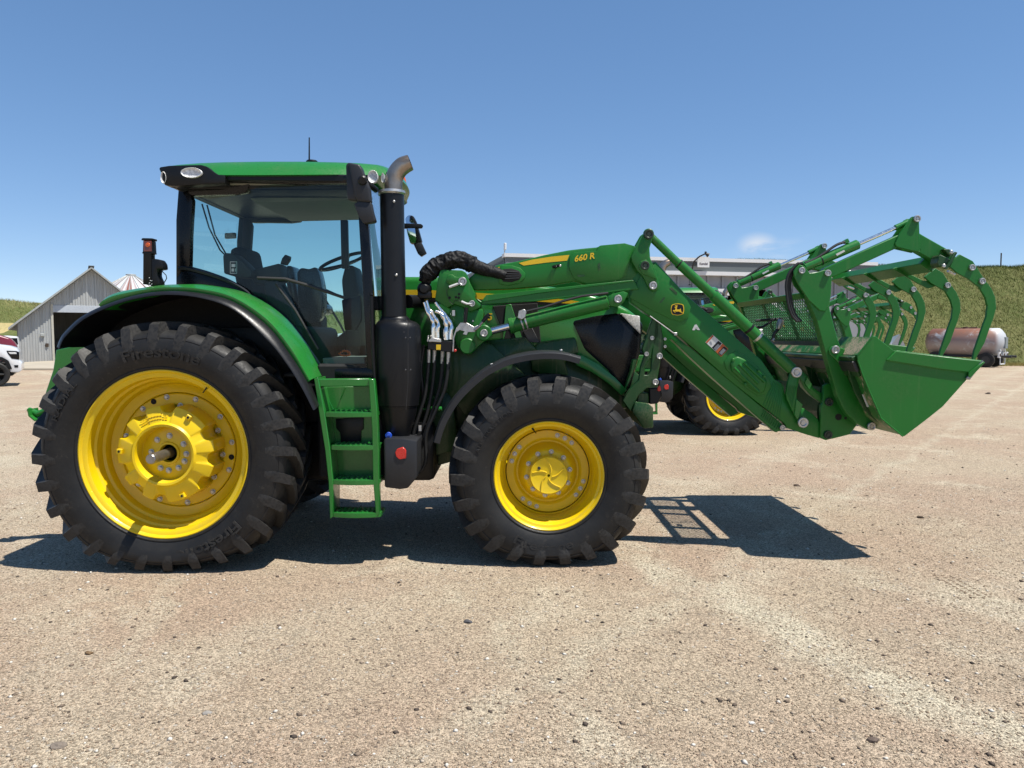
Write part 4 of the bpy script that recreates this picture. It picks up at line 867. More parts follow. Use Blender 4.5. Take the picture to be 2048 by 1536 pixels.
# hose port in the boom
q = B(); q.pp(c5([(700, 380), (720, 355), (800, 355), (870, 375), (910, 420), (905, 460), (860, 500), (760, 520), (700, 500)]), LY0 - .014, LY0 + .01, .010, 2); obj('hose_port_rim', q, 'arm_green', tractor)
q = B(); q.pp(c5([(715, 440), (735, 385), (800, 380), (860, 400), (882, 435), (865, 470), (800, 492), (730, 485)]), LY0 - .018, LY0 + .005, .006, 2); obj('hose_port', q, 'black_void', tractor)
q = B()
for i in range(4): a = c5([(745, 405 + i * 19)])[0]; c_ = c5([(860, 412 + i * 15)])[0]; q.tube([P(*a, LY0 - .024), P(*c_, LY0 - .018)], .0045, 8)
obj('port_hoses', q, 'grey_plastic', tractor)
q = B(); q.cylb(P(1112, 534, LY0 - .05), P(1112, 534, LY0), .010, 12, .003); q.tube([P(1106, 534, LY0 - .012), P(1119, 531, LY0 - .05)], .012, 10); obj('boom_peg', q, 'black', tractor)
q = B(); q.cylb(P(1120.5, 531.5, LY0 - .058), P(1120.5, 531.5, LY0 - .045), .009, 10, .002); obj('boom_peg_bolt', q, 'zinc', tractor)
# decals on the boom
q = B(); q.pp(ce([(595, 255), (740, 218), (950, 185), (1155, 165), (1130, 228), (900, 250), (650, 283)]), LY0 - .0015, LY0 + .004, 0); obj('boom_stripe', q, 'decal_yellow', tractor, 0)
q = B(); q.pp(ce([(325, 312), (385, 295), (380, 318)]), LY0 - .0015, LY0 + .004, 0); obj('boom_stripe', q, 'decal_yellow', tractor, 0)
q = flat_text('660 R', 1148.5, 523.5, LY0 - .0115, .066, 'decal_yellow', 'model_number', .12, .17, .0016); obj('model_number', q, 'decal_yellow', tractor, 0)
# the emblem: black badge, yellow outline, leaping deer
cd = crop(1330, 596, 34.9)
badge = smooth_px([(480, 470), (700, 400), (880, 380), (1070, 400), (1260, 460), (1320, 600), (1340, 800), (1310, 1010), (1260, 1120), (1080, 1190), (890, 1220), (700, 1190), (500, 1140), (440, 1000), (410, 800), (430, 600), (480, 470)], 4)[:-1]
EYB = LY0 - .0135
q = B(); q.pp(cd(badge), EYB, EYB + .004, 0); obj('emblem', q, 'decal_yellow', tractor, 0)
ctr = (875, 800); q = B(); q.pp(cd([(ctr[0] + (x - ctr[0]) * .885, ctr[1] + (y - ctr[1]) * .885) for x, y in badge]), EYB - .0015, EYB + .002, 0); obj('emblem_field', q, 'black', tractor, 0)
deer = [(545, 880), (575, 845), (690, 850), (720, 780), (735, 700), (665, 680), (700, 630), (780, 615), (760, 590), (660, 570), (720, 525), (770, 500), (800, 570), (815, 490), (850, 470), (865, 560), (850, 640), (815, 690), (835, 780), (900, 800), (1045, 790), (1060, 715), (1110, 790), (1120, 880), (1150, 970), (1260, 1040), (1280, 1090), (1120, 1010), (1010, 960), (960, 935), (800, 945), (690, 920), (640, 920), (740, 1010), (690, 1015), (600, 930)]
q = B(); q.pp(cd(deer), EYB - .003, EYB, 0); obj('emblem_deer', q, 'decal_yellow', tractor, 0)
q = B(); q.pp(c6([(462, 768), (478, 735), (490, 732), (512, 768), (498, 768), (486, 758), (476, 770)]), LY0 - .0035, LY0, 0); q.pp(c6([(476, 752), (500, 752), (500, 758), (476, 758)]), LY0 - .0035, LY0, 0); obj('hazard_mark', q, 'white', tractor, 0)
cs = crop(1400, 660, 25.6); SYD = LY0 - .0035
q = B(); q.pp(cs([(280, 630), (650, 240), (1150, 690), (790, 1090)]), SYD, LY0, 0); dec = obj('safety_decal', q, 'white', tractor, 0)
q = B(); q.pp(cs([(300, 620), (650, 255), (700, 310), (360, 680)]), SYD - .0012, SYD, 0); q.pp(cs([(790, 1090), (1150, 690), (1450, 970), (1080, 1370)]), SYD + .0002, LY0, 0); obj('decal_orange', q, plain('decal_orange', srgb('#c8622a'), .5), tractor, 0)
q = B(); q.pp(cs([(610, 900), (940, 550), (1120, 690), (780, 1060)]), SYD - .0012, SYD, 0); q.pp(cs([(930, 1160), (1230, 830), (1420, 980), (1090, 1320)]), SYD - .0012, SYD, 0); obj('decal_black', q, 'black', tractor, 0)
q = B()
for i in range(5):
    for (a, c_) in (((700 + i * 30, 960 + i * 22), (930 + i * 30, 720 + i * 22)), ((990 + i * 25, 1180 + i * 22), (1210 + i * 25, 940 + i * 22))):
        d = 8; q.pp(cs([(a[0] - d, a[1] - d), (c_[0] - d, c_[1] - d), (c_[0] + d, c_[1] + d), (a[0] + d, a[1] + d)]), SYD - .0022, SYD - .001, 0)
q.pp(cs([(480, 640), (560, 560), (620, 700), (580, 780)]), SYD - .0012, SYD, 0); obj('decal_print', q, plain('decal_grey', (.25, .27, .30, 1), .5), tractor, 0)

# front frame and guard in front of the grille
q = B(); q.pp(cf([(270, 480), (330, 300), (400, 90), (470, 100), (480, 300), (400, 480), (390, 560), (310, 690), (300, 800), (350, 800), (380, 740), (430, 120), (490, 120), (545, 400), (500, 620), (455, 880), (470, 950), (330, 960), (230, 1050), (130, 1250), (30, 1110), (110, 980), (230, 860), (250, 700), (300, 560)]), .56, .60, .006); pair('front_frame', q, 'dark_green')
q = B(); q.pp(cf([(150, 1250), (190, 1130), (350, 1150), (410, 1200), (410, 1450), (290, 1455)]), .52, 2 * YC - .52, .008, 2); q.pp(cf([(230, 1020), (350, 1020), (350, 1170), (210, 1130)]), .62, 2 * YC - .62, .006); obj('front_weight_bracket', q, 'dark_green', tractor)
q = B(); q.pp(cf([(355, 960), (500, 950), (520, 1060), (470, 1150), (360, 1160)]), .64, .9, .01); obj('front_lamp_box', q, 'black', tractor)
q = B(); q.pp(cf([(460, 960), (480, 925), (500, 940), (505, 990), (480, 1000), (458, 990)]), .632, .65, .003); obj('reflector', q, 'red', tractor)
q = B(); q.pp(cf([(60, 1000), (130, 860), (220, 600), (160, 605), (130, 760), (60, 960)]), .70, .78, .004); obj('guard_strip', q, 'green', tractor)
for px, py, s in cf([(0, 0)]) and [(1293, 708, .55), (1319, 712, .75), (1311, 764, .75), (1304, 676, .5), (1330, 678, .35), (1330, 693, .35)]:
    inst('frame_bolt', PINM, tractor, T(P(px, py, .552)), None, (s, .8, s))

# front fenders
arc = smooth_px(c4([(22, 722), (62, 600), (150, 455), (285, 325), (390, 262), (490, 222), (640, 196), (780, 198), (890, 225)]), 4)
q = B(); xz = PXZ(arc, .14); n = len(xz); vs, fs = [], []; prof = [(.14, -.045), (.14, -.004), (.155, .008), (.20, .014), (.56, .014), (.56, 0), (.20, 0), (.165, -.004), (.155, -.045)]
for (x, z) in xz:
    d = Vector((x - fc.x, z - ZF)).normalized()
    for (y, h) in prof: vs.append((x + d.x * h, y, z + d.y * h))
m = len(prof)
for i in range(n - 1):
    for k in range(m): fs.append((i * m + k, i * m + (k + 1) % m, (i + 1) * m + (k + 1) % m, (i + 1) * m + k))
fs += [tuple(range(m)), tuple((n - 1) * m + k for k in range(m))]
q.add(vs, fs); ff = obj('front_fender', q, 'grey_plastic', tractor, 40)
c_ = shift_copy(ff, 0, tractor); c_.scale.y = -1
for px, py in ((983, 730), (1122, 702)): q = B(); o = P(px, py, .20); q.cylb(o, o + Vector((0, 0, .012)), .012, 12, .002); obj('fender_bolt', q, 'zinc', tractor)
q = B(); q.pp(c4([(820, 200), (900, 210), (1000, 262), (1100, 345), (1165, 415), (1130, 445), (1050, 372), (960, 310), (870, 270)]), .70, .80, .008, 2); obj('hood_lower_guard', q, 'green', tractor)
q = B(); q.pp(c4([(140, 250), (330, 120), (560, 100), (640, 180), (480, 240), (330, 330), (240, 430), (150, 520), (100, 600), (90, 480)]), .74, .86, .02, 2); q.pp(c4([(590, 200), (640, 130), (860, 100), (880, 190), (800, 250), (820, 330), (690, 340), (600, 300)]), .76, .86, .02, 2); obj('engine_panel', q, 'dark_green', tractor)
q = B(); q.cylb(P(862, 818, .55), P(884, 818, .55), .02, 12, .004); q.tube([P(840, 818, .5), P(862, 818, .5)], .006, 8); obj('hose_bracket', q, 'green', tractor)
# ------------------------------------------------------------------ loader end: links, carrier, bucket, grapple
q = B(); q.pp(cb([(690, 450), (720, 400), (770, 375), (825, 395), (835, 450), (810, 540), (780, 700), (775, 800), (860, 880), (800, 1090), (770, 1080), (640, 810), (628, 740), (655, 570)]), LY0 - .04, LY0 - .012, .006, 2); pair('tilt_lever', q, 'arm_green')
q = B(); q.pp(cb([(775, 805), (860, 880), (795, 1095), (740, 1020)]), LY0 - .05, LY0 - .038, .004); obj('lever_plate', q, 'green', tractor)
for i in range(6): q = B(); q.tube([P(*cb([(660 + i * 22, 620 + i * 2)])[0], LY0 - .042), P(*cb([(645 + i * 12, 740 + i * 34)])[0], LY0 - .042)], .0025, 6); obj('grip_rib', q, 'arm_green', tractor)
q = B(); q.pp(cb([(790, 480), (850, 420), (930, 500), (985, 600), (1000, 650), (1120, 730), (1235, 790), (1262, 850), (1210, 905), (1120, 862), (960, 745), (870, 645)]), LY0 + .02, LY1 - .02, .008, 2); pair('tilt_link', q, 'arm_green')
q = B(); q.pp(cb([(920, 500), (985, 600), (950, 690), (880, 590)]), LY0 + .008, LY0 + .022, .004); obj('link_plate', q, 'green', tractor)
pins([(1593, 744.5, 1.25), (1606, 845, 1.25)], LY0 - .052, None); pins([(1564.5, 855, .65)], LY0 - .006, None)
q = B(); q.pp(cb([(1105, 900), (1130, 860), (1140, 620), (1220, 585), (1330, 780), (1420, 960), (1600, 1160), (1500, 1290), (1380, 1320), (1170, 1370), (1095, 1335)]), LY0 - .02, LY0 + .015, .005); q2 = B(); carrier = pair('bucket_carrier', q, 'arm_green')
q = B(); q.prism(PXZ(cb([(1140, 1000), (1200, 640), (1300, 800), (1420, 960), (1560, 1160), (1460, 1260), (1170, 1340)]), LY0 - .02), LY0 + .10, 2 * YC - LY0 - .10, .01); obj('carrier_beam', q, 'dark_green', tractor)
pins([(1658, 804, 1.0), (1656, 869.5, 1.0)], LY0 - .026, None, mesh=PIND); inst('carrier_hole', HOLE, tractor, T(P(1677, 834, LY0 - .0215)), None, (1.25, 1, 1.25)); inst('carrier_hole', HOLE, tractor, T(P(1691, 836.5, LY0 - .0215)), None, (.5, 1, .5))
# bucket
BY0, BY1 = .10, 2.30
side = c7([(475, 955), (570, 835), (585, 835), (700, 925), (1250, 990), (1165, 1085), (1000, 1270), (900, 1350), (765, 1452), (755, 1452), (620, 1340), (560, 1200), (510, 1080), (478, 985)])
q = B(); q.pp(side, BY0, BY0 + .014, .003); bs = obj('bucket_side', q, 'arm_green', tractor); shift_copy(bs, BY1 - BY0 - .014, tractor)
back = smooth_px([(1745.5, 673), (1715, 710), (1727, 752), (1742, 791), (1762, 836), (1809, 872)], 1)
shell = [(1745.5, 673.5), (1715.5, 710), (1727, 752), (1742, 791), (1763, 836), (1786, 858), (1809, 871.5), (1855, 838), (1887, 811), (1939, 753), (1964, 724)]
q = B(); q.strip(PXZ(shell, BY0), BY0 + .014, BY1 - .014, .012); obj('bucket_shell', q, 'dusty_green', tractor, 25)
q = B(); q.pp(c7([(655, 985), (712, 928), (1250, 990), (1172, 1060), (1000, 1040)]), BY0 - .014, BY0 - .0005, .004); es = obj('bucket_edge_strip', q, 'arm_green', tractor); shift_copy(es, BY1 - BY0 + .014, tractor)
q = B(); q.pp([(1932, 757), (1966, 720), (1968, 724), (1940, 760)], BY0 - .02, BY1 + .02, .003); obj('cutting_edge', q, 'steel', tractor)
q = B(); q.pp(c7([(1160, 1060), (1250, 992), (1262, 998), (1172, 1092), (1158, 1085)]), BY0 - .024, BY0 - .013, .003); obj('edge_clip', q, 'arm_green', tractor)
# ribs and hollow tubes on the bucket back
q = B(); q.prism(PXZ([(1706, 715), (1716, 711), (1728, 752), (1722, 755)], BY0), BY0 + .03, BY1 - .03, .006); obj('bucket_tube', q, 'dark_green', tractor)
q = B(); q.prism(PXZ([(1706, 724), (1714, 722), (1722, 742), (1716, 745)], BY0), BY0 + .02, BY1 - .02, .004); obj('bucket_tube', q, 'dark_steel', tractor)
for y in (.42, .95, 1.45, 1.98): q = B(); q.prism(PXZ([(1702, 740), (1724, 748), (1740, 790), (1762, 836), (1800, 868), (1760, 852), (1728, 815)], BY0), y, y + .016, .003); obj('bucket_rib', q, 'dark_green', tractor)
q = B(); o = B(); q.pp(cb([(1665, 742), (1750, 745), (1825, 915), (1735, 915)]), BY0 + .12, BY0 + .122, 0); obj('bucket_label', q, 'white', tractor, 0)
q = B(); q.prism(PXZ(cb([(1460, 220), (1590, 190), (1650, 330), (1740, 700), (1840, 920), (1930, 1050), (1880, 1120), (1700, 960), (1560, 700), (1480, 420)]), BY0 + .14), BY0 + .14, BY0 + .16, .003); pair('bucket_mount_plate', q, 'dark_green', 1.9)
def weld(pts, Y, name='weld_bead', far=None):
    q = B(); v = [P(x, y, Y) for x, y in pts]; path = []
    for a, c_ in zip(v[:-1], v[1:]):
        n_ = max(2, int((c_ - a).length / .012))
        path += [a.lerp(c_, i / n_) for i in range(n_)]
    path.append(v[-1]); q.tube(path, [.0052 + .0014 * (i % 2) + random.uniform(-.0006, .0006) for i in range(len(path))], 6)
    o = obj(name, q, 'arm_green', tractor, 60)
    if far: shift_copy(o, far, tractor)
weld(c7([(655, 985), (712, 928), (1245, 990)]), BY0 - .001); weld(c7([(655, 986), (1000, 1041), (1170, 1062)]), BY0 - .001)
weld(side[:2][::-1], BY0 + .001); weld(side[9:], BY0 + .001)
# grapple posts
GY0, GY1 = .36, .44; GD = 1.65
weld(ct([(905, 402), (920, 444), (1060, 482), (1190, 503), (1212, 470)]), GY0 + .001, far=GD); weld(ct([(950, 300), (905, 400)]), GY0 + .001); weld(cg([(1180, 951), (1050, 831), (930, 651)]), GY0 + .001)
GY0, GY1 = .36, .44; GD = 1.65
q = B(); q.pp(cg([(895, 450), (940, 405), (1005, 430), (1060, 510), (1170, 492), (1235, 470), (1300, 482), (1322, 540), (1312, 780), (1292, 880), (1245, 962), (1180, 950), (1050, 830), (930, 650), (880, 560), (868, 490)]), GY0 - .014, GY0 + .002, .004); fan = pair('grapple_plate', q, 'arm_green', GD)
q = B(); q.prism(PXZ(cg([(895, 450), (940, 405), (1005, 430), (1060, 510), (1235, 470), (1322, 540), (1312, 780), (1245, 962), (1180, 950), (930, 650), (868, 490)]), GY0 - .014), GY1 - .002, GY1 + .014, .004); pair('grapple_plate', q, 'arm_green', GD)
post = [(1612, 588), (1656, 596), (1660, 620), (1676, 680), (1684, 702), (1690, 740), (1708, 782), (1726, 812), (1762, 835), (1764, 843), (1751, 857), (1743, 861), (1735, 859), (1714, 847), (1692, 826), (1684, 812), (1675, 791), (1662, 746), (1648, 695), (1634, 642), (1622, 614)]
q = B(); q.pp(post, GY0, GY1, .005); pair('grapple_post', q, 'arm_green', GD)
q = B(); q.pp(cb([(1210, 140), (1250, 90), (1310, 75), (1345, 95), (1440, 128), (1370, 325), (1285, 240), (1225, 190)]), GY0 - .018, GY0 - .001, .004); pair('post_ear', q, 'green', GD)
pins([(1671, 699.5, .95), (1743, 852.5, .95)], GY0 - .024, None)
# upper grapple arm
q = B(); q.pp(ct([(20, 745), (60, 700), (960, 292), (1010, 300), (1010, 440), (920, 462), (200, 790), (140, 812), (60, 800)]), GY0 + .002, GY1 - .002, .006); pair('grapple_arm', q, 'arm_green', GD)
q = B(); q.pp(ct([(905, 400), (950, 300), (1085, 105), (1130, 80), (1178, 88), (1196, 120), (1202, 290), (1212, 470), (1190, 502), (1060, 480), (920, 442)]), GY0 - .012, GY0 + .004, .004); pair('grapple_gusset', q, 'arm_green', GD)
q = B(); q.prism(PXZ(ct([(905, 400), (950, 300), (1085, 105), (1130, 80), (1178, 88), (1196, 120), (1202, 290), (1212, 470), (1190, 502), (920, 442)]), GY0 - .012), GY1 - .004, GY1 + .012, .004); pair('grapple_gusset', q, 'arm_green', GD)
q = B(); q.pp(ct([(1100, 440), (1195, 275), (1230, 298), (1590, 502), (1640, 560), (1565, 690), (1470, 655), (1400, 630), (1180, 505)]), GY0 + .004, GY1 - .004, .006); pair('grapple_arm', q, 'arm_green', GD)
pins([(1834, 437.5, .8), (1655.5, 546, .75)], GY0 - .020, GD); pins([(1603.5, 541, .75)], GY0 - .020, GD)
q = B(); q.pp(ct([(1430, 560), (1450, 535), (1580, 600), (1600, 620), (1500, 680), (1440, 690), (1415, 640)]), GY0 - .10, GY0, .004); q.pp(ct([(1560, 620), (1630, 500), (1660, 512), (1590, 640), (1530, 720), (1500, 700)]), GY0 - .115, GY0 - .098, .003); q.pp(ct([(1490, 470), (1560, 470), (1620, 520), (1570, 560)]), GY0 - .04, GY0 + .03, .003); pair('tine_bracket', q, 'dark_green', GD)
for p in ((1500, 670), (1590, 505)): q = B(); o = P(*ct([p])[0], GY0 - .125); q.cylb(o, o + Vector((0, .02, 0)), .014, 10, .003); pair('bracket_bolt', q, 'zinc', GD)
q = B(); o = P(*ct([(1540, 735)])[0], GY0 - .11); q.tube([o, P(*ct([(1620, 775)])[0], GY0 - .02)], .009, 8); pair('bracket_bolt', q, 'zinc', GD)
# tines
TY0 = .30; TD = [0, .44, .95, 1.38, 1.83]
tine = c8([(470, 195), (520, 110), (590, 50), (700, 108), (745, 132), (870, 330), (965, 455), (1010, 560), (1022, 680), (990, 800), (930, 965), (885, 1095), (770, 1300), (738, 1300), (760, 1190), (850, 930), (902, 790), (917, 660), (890, 560), (820, 440), (690, 342), (555, 268)])
q = B(); q.pp(tine, TY0, TY0 + .022, .003); t0 = obj('grapple_tine', q, 'arm_green', tractor)
tineb = c8([(560, 262), (700, 150), (800, 215), (870, 330), (965, 455), (1010, 560), (1022, 680), (990, 800), (930, 965), (885, 1095), (770, 1300), (738, 1300), (760, 1190), (850, 930), (902, 790), (917, 660), (890, 560), (820, 440), (640, 340)])
q = B(); q.pp(tineb, TY0, TY0 + .022, .003); t1 = obj('grapple_tine', q, 'arm_green', tractor); t1.location.y += TD[1]
for d in TD[2:4]: shift_copy(t0 if False else t1, d - TD[1], tractor)
shift_copy(t0, TD[4], tractor)
q = B(); q.pp(ct([(1240, 640), (1290, 620), (1640, 800), (1790, 790), (1830, 860), (1700, 900), (1560, 830)]), TY0 + .022, TY0 + .04, .003); e0 = obj('tine_holder', q, 'arm_green', tractor); e0.location.y += TD[1]
for d in TD[2:4]: shift_copy(e0, d - TD[1], tractor)
for d in TD:
    lst = [(1944, 535), (1964.2, 562.3)] if d in (TD[0], TD[4]) else [(1964.2, 562.3)]
    for px, py in lst: p = P(px, py, TY0 - .008); inst('tine_bolt', PINM, tractor, T(p) + Vector((0, d, 0)), None, (.72, 1, .72))
# cross bar that carries the tines
q = B(); c0 = P(1864, 528, GY1); c1_ = P(1880, 548, GY1)
q.prism(PXZ([(1852, 512), (1868, 524), (1862, 545), (1838, 528)], GY1), GY1 - .02, GY0 + GD + .02, .005); obj('grapple_cross_bar', q, 'arm_green', tractor)
# grapple cylinders, rods and hoses
gy = (GY0 + GY1) / 2
q = B(); q.cylb(P(1606, 536, gy), P(1717, 488, gy), .038, 24, .010); q.cylb(P(1602, 541, gy - .05), P(1602, 541, gy + .05), .03, 16, .004); pair('grapple_cylinder', q, 'green', GD); q = B(); q.cylb(P(1790, 456, gy), P(1822, 442, gy), .022, 18, .004); q.cylb(P(1826, 440, gy - .05), P(1826, 440, gy + .05), .026, 16, .004); pair('rod_end', q, 'green', GD)
q = B(); q.cylb(P(1714, 489.5, gy), P(1794, 454.5, gy), .0145, 20, .002); pair('grapple_rod', q, 'chrome', GD)
q = B(); q.cylb(P(1640, 521.5, gy), P(1642.5, 520.5, gy), .0395, 24, .001); pair('cylinder_strap', q, 'black', GD)
q = B(); q.pp(ct([(190, 530), (290, 480), (302, 500), (205, 552)]), gy - .040, gy - .0385, 0); pair('cylinder_label', q, 'white', GD)
q = B(); q.pp(ct([(290, 370), (340, 340), (362, 385), (330, 405), (300, 400)]), gy - .02, gy + .02, .003); pair('cylinder_port', q, 'green', GD)
q = B(); q.tube([P(*p, gy - .02) for p in smooth_px(ct([(300, 385), (200, 420), (80, 500), (-60, 590), (-180, 640)]), 3)], .010, 8); pair('grapple_hose', q, 'hose', GD)
q = B()
for i in range(3): q.tube([P(x + i * 4, y, gy - .04 + i * .02) for x, y in smooth_px(cg([(930, 390), (880, 430), (810, 520), (780, 640), (790, 780), (810, 900), (850, 1010), (910, 1080)]), 4)], .010, 8)
obj('grapple_hose', q, 'hose', tractor)
q = B(); q.tube([P(x, y, 1.1) for x, y in smooth_px(cg([(380, 1130), (480, 1150), (560, 1110), (640, 1060), (760, 1060), (860, 1060)]), 4)], .010, 8); q.tube([P(x, y, 1.1) for x, y in smooth_px(cg([(420, 1070), (560, 1060), (680, 1050), (780, 1045), (880, 1080)]), 4)], .010, 8)
q.tube([P(x, y, 1.0) for x, y in smooth_px(cg([(700, 1080), (690, 1160), (640, 1230), (620, 1300)]), 4)], .014, 8); obj('grapple_hose', q, 'hose', tractor)
q = B(); q.tube([P(*p, 1.0) for p in cg([(725, 1060), (705, 1110), (690, 1170)])], [.024, .028, .02], 10); q.tube([P(*cg([(625, 1310)])[0], 1.0), P(*cg([(640, 1280)])[0], 1.0)], .018, 8); obj('hose_coupling', q, 'steel', tractor)
# guard: cross tube and wire mesh panel between the posts
q = B(); q.prism(PXZ([(1598, 586), (1614, 583), (1618, 592), (1602, 598)], GY1), GY1 - .01, GY0 + GD + .02, .004); obj('guard_tube', q, 'arm_green', tractor)
gt = P(1610, 594, GY1); gb = P(1646, 688, GY1); wires = B(); ya, yb = GY1 + .02, GY0 + GD - .01
def gp(u, v): return Vector((gt.x + (gb.x - gt.x) * v, ya + (yb - ya) * u, gt.z + (gb.z - gt.z) * v))
W_, H_ = yb - ya, (gb - gt).length; stp = .046
for sgn in (1, -1):
    k = -H_
    while k < W_ + H_:
        # wire along s -> (k + sgn*s, s)
        pts = []
        for s_ in (0.0, H_):
            pass
        s0, s1 = 0.0, H_
        if sgn > 0:
            s0 = max(0, -k); s1 = min(H_, W_ - k)
        else:
            s0 = max(0, k - W_); s1 = min(H_, k)
        if s1 - s0 > .02: wires.tube([gp((k + sgn * s0) / W_, s0 / H_), gp((k + sgn * s1) / W_, s1 / H_)], .0042, 4, False)
        k += stp
mesh = obj('guard_mesh', wires, plain('rusty_green_wire', srgb('#55905a'), .5, var=.5, scale=5), tractor, 0); mesh['kind'] = 'stuff'  # wire green lightened, its light glints put into the base colour
for u in (.28, .62): q = B(); a, c_ = gp(u, 0), gp(u, 1); q.prism([(a.x, a.z), (a.x + .02, a.z), (c_.x + .02, c_.z), (c_.x, c_.z)], a.y - .035, a.y + .035, .003); obj('guard_strut', q, 'arm_green', tractor)
q = B(); a = gp(0, 1.0); q.prism([(a.x - .01, a.z + .05), (a.x + .03, a.z + .05), (a.x + .03, a.z - .015), (a.x - .01, a.z - .015)], ya, yb, .004); obj('guard_rail', q, 'dark_steel', tractor)

# ------------------------------------------------------------------ the row of tractors behind
for i, (dx, dy, lab) in enumerate(((3.50, 7.35, 'second green tractor in the row, its front wheel showing under the near loader arm'), (6.62, 14.4, 'farthest green tractor in the row, its cab roof showing below the shed eave'))):
    c_ = copy_tree(tractor); c_.location = tractor.location + Vector((dx, dy, 0)); c_['label'] = lab
# ------------------------------------------------------------------ ground
BASE = Vector((0, 0, 0))
def gpt(px, py):                      # point on the ground plane seen at a pixel
    d = ray(px, py); t = -CAM.z / d.z; return CAM + d * t
def make_gravel():
    t = NT('gravel_yard'); pos = t.new('NewGeometry').outputs['Position']
    big = t.noise(pos, .35, 5, .6); mid = t.noise(pos, 2.2, 5, .65); fine = t.noise(pos, 70, 4, .7); grit = t.noise(pos, 230, 3, .7)
    vor = t.new('TexVoronoi'); vor.inputs['Scale'].default_value = 120; t.link(pos, vor.inputs['Vector'])
    vor2 = t.new('TexVoronoi'); vor2.inputs['Scale'].default_value = 46; t.link(pos, vor2.inputs['Vector'])
    sandy = srgb('#bfae95'); pinkish = srgb('#b9a28b'); pale = srgb('#d6cab1'); greyish = srgb('#a09481')
    col = t.mix(t.ramp(big, .35, .68), pinkish, sandy)
    col = t.mix(t.ramp(mid, .52, .78, 0, .5), col, greyish)
    col = t.mix(t.ramp(t.noise(pos, .9, 5, .7, .5), .50, .72, 0, .6), col, pale)
    # dusty wheel tracks: long pale streaks across the yard
    sep = t.new('SeparateXYZ'); t.link(pos, sep.inputs[0])
    wob = t.math('MULTIPLY', t.math('SUBTRACT', t.noise(pos, 1.3, 6, .65), .5), .75)
    tot = None
    for (a, c, w, s) in TRACKS:
        d = (c - a); d.z = 0; nrm = Vector((-d.y, d.x, 0)).normalized(); k = a.dot(nrm)
        dist = t.math('ABSOLUTE', t.math('ADD', t.math('ADD', t.math('MULTIPLY', sep.outputs['X'], nrm.x), t.math('MULTIPLY', sep.outputs['Y'], nrm.y)), t.math('ADD', wob, -k)))
        m = t.ramp(dist, w, w * .15, 0, s)
        m = t.math('MULTIPLY', m, t.ramp(t.noise(pos, 1.7, 5, .7), .30, .62))
        tot = m if tot is None else t.math('MAXIMUM', tot, m)
    col = t.mix(tot, col, srgb('#d3c9b0'))
    vcol = t.new('SeparateColor'); t.link(vor.outputs['Color'], vcol.inputs[0])
    speck = t.ramp(vcol.outputs[0], 0, 1, .60, 1.42)
    g2 = t.math('MULTIPLY', speck, t.ramp(grit, .2, .8, .70, 1.28))
    mul = t.new('Mix', data_type='RGBA', blend_type='MULTIPLY'); mul.inputs[0].default_value = 1
    ia = [i for i in mul.inputs if i.type == 'RGBA']; t.link(col, ia[0])
    cc = t.new('CombineColor'); [t.link(g2, cc.inputs[i]) for i in range(3)]; t.link(cc.outputs[0], ia[1])
    col = [o for o in mul.outputs if o.type == 'RGBA'][0]
    v2 = t.new('SeparateColor'); t.link(vor2.outputs['Color'], v2.inputs[0])
    stone = t.math('MULTIPLY', t.ramp(v2.outputs[0], .93, .95), t.ramp(vor2.outputs['Distance'], .55, .35))
    col = t.mix(t.math('MULTIPLY', stone, .75), col, t.mix(v2.outputs[1], srgb('#6d6257'), srgb('#d8d0c2')))
    h = t.math('ADD', t.math('MULTIPLY', t.math('SUBTRACT', 1, vor.outputs['Distance']), .8), t.math('ADD', t.math('MULTIPLY', fine, 1.2), t.math('ADD', t.math('MULTIPLY', grit, .5), t.math('MULTIPLY', mid, 1.6))))
    return t.bsdf(col, .92, bump=h, bump_s=.85, bump_d=.012, spec=.15)
TRACKS = [(gpt(1290, 1120), gpt(2048, 1490), .30, .80), (gpt(1660, 1130), gpt(2048, 1225), .30, .45), (gpt(330, 1180), gpt(150, 1480), .16, .45), (gpt(800, 1536), gpt(1380, 1180), .15, .45), (gpt(1000, 1280), gpt(1250, 1536), .13, .45), (gpt(0, 860), gpt(60, 1100), .3, .3), (gpt(1900, 790), gpt(1280, 1010), .5, .3)]
M['gravel'] = make_gravel()
def grid_mesh(xs, ys, zf):
    q = B(); nx, ny = len(xs), len(ys)
    q.v = [(x, y, zf(x, y)) for y in ys for x in xs]; q.f = [(j * nx + i, j * nx + i + 1, (j + 1) * nx + i + 1, (j + 1) * nx + i) for j in range(ny - 1) for i in range(nx - 1)]
    return q
def vnoise(seed):
    rs = np.random.RandomState(seed); tab = rs.rand(64, 64)
    def f(x, y):
        xi, yi = int(math.floor(x)), int(math.floor(y)); fx, fy = x - xi, y - yi; fx = fx * fx * (3 - 2 * fx); fy = fy * fy * (3 - 2 * fy)
        a, b_, c, d = tab[yi % 64, xi % 64], tab[yi % 64, (xi + 1) % 64], tab[(yi + 1) % 64, xi % 64], tab[(yi + 1) % 64, (xi + 1) % 64]
        return (a * (1 - fx) + b_ * fx) * (1 - fy) + (c * (1 - fx) + d * fx) * fy - .5
    return f
N1, N2, N3 = vnoise(1), vnoise(2), vnoise(3)
q = B(); q.add([(-600, -200, 0), (600, -200, 0), (600, 900, 0), (-600, 900, 0)], [(0, 1, 2, 3)])
tag(obj('ground', q, 'gravel', None, 0, True), kind='structure')
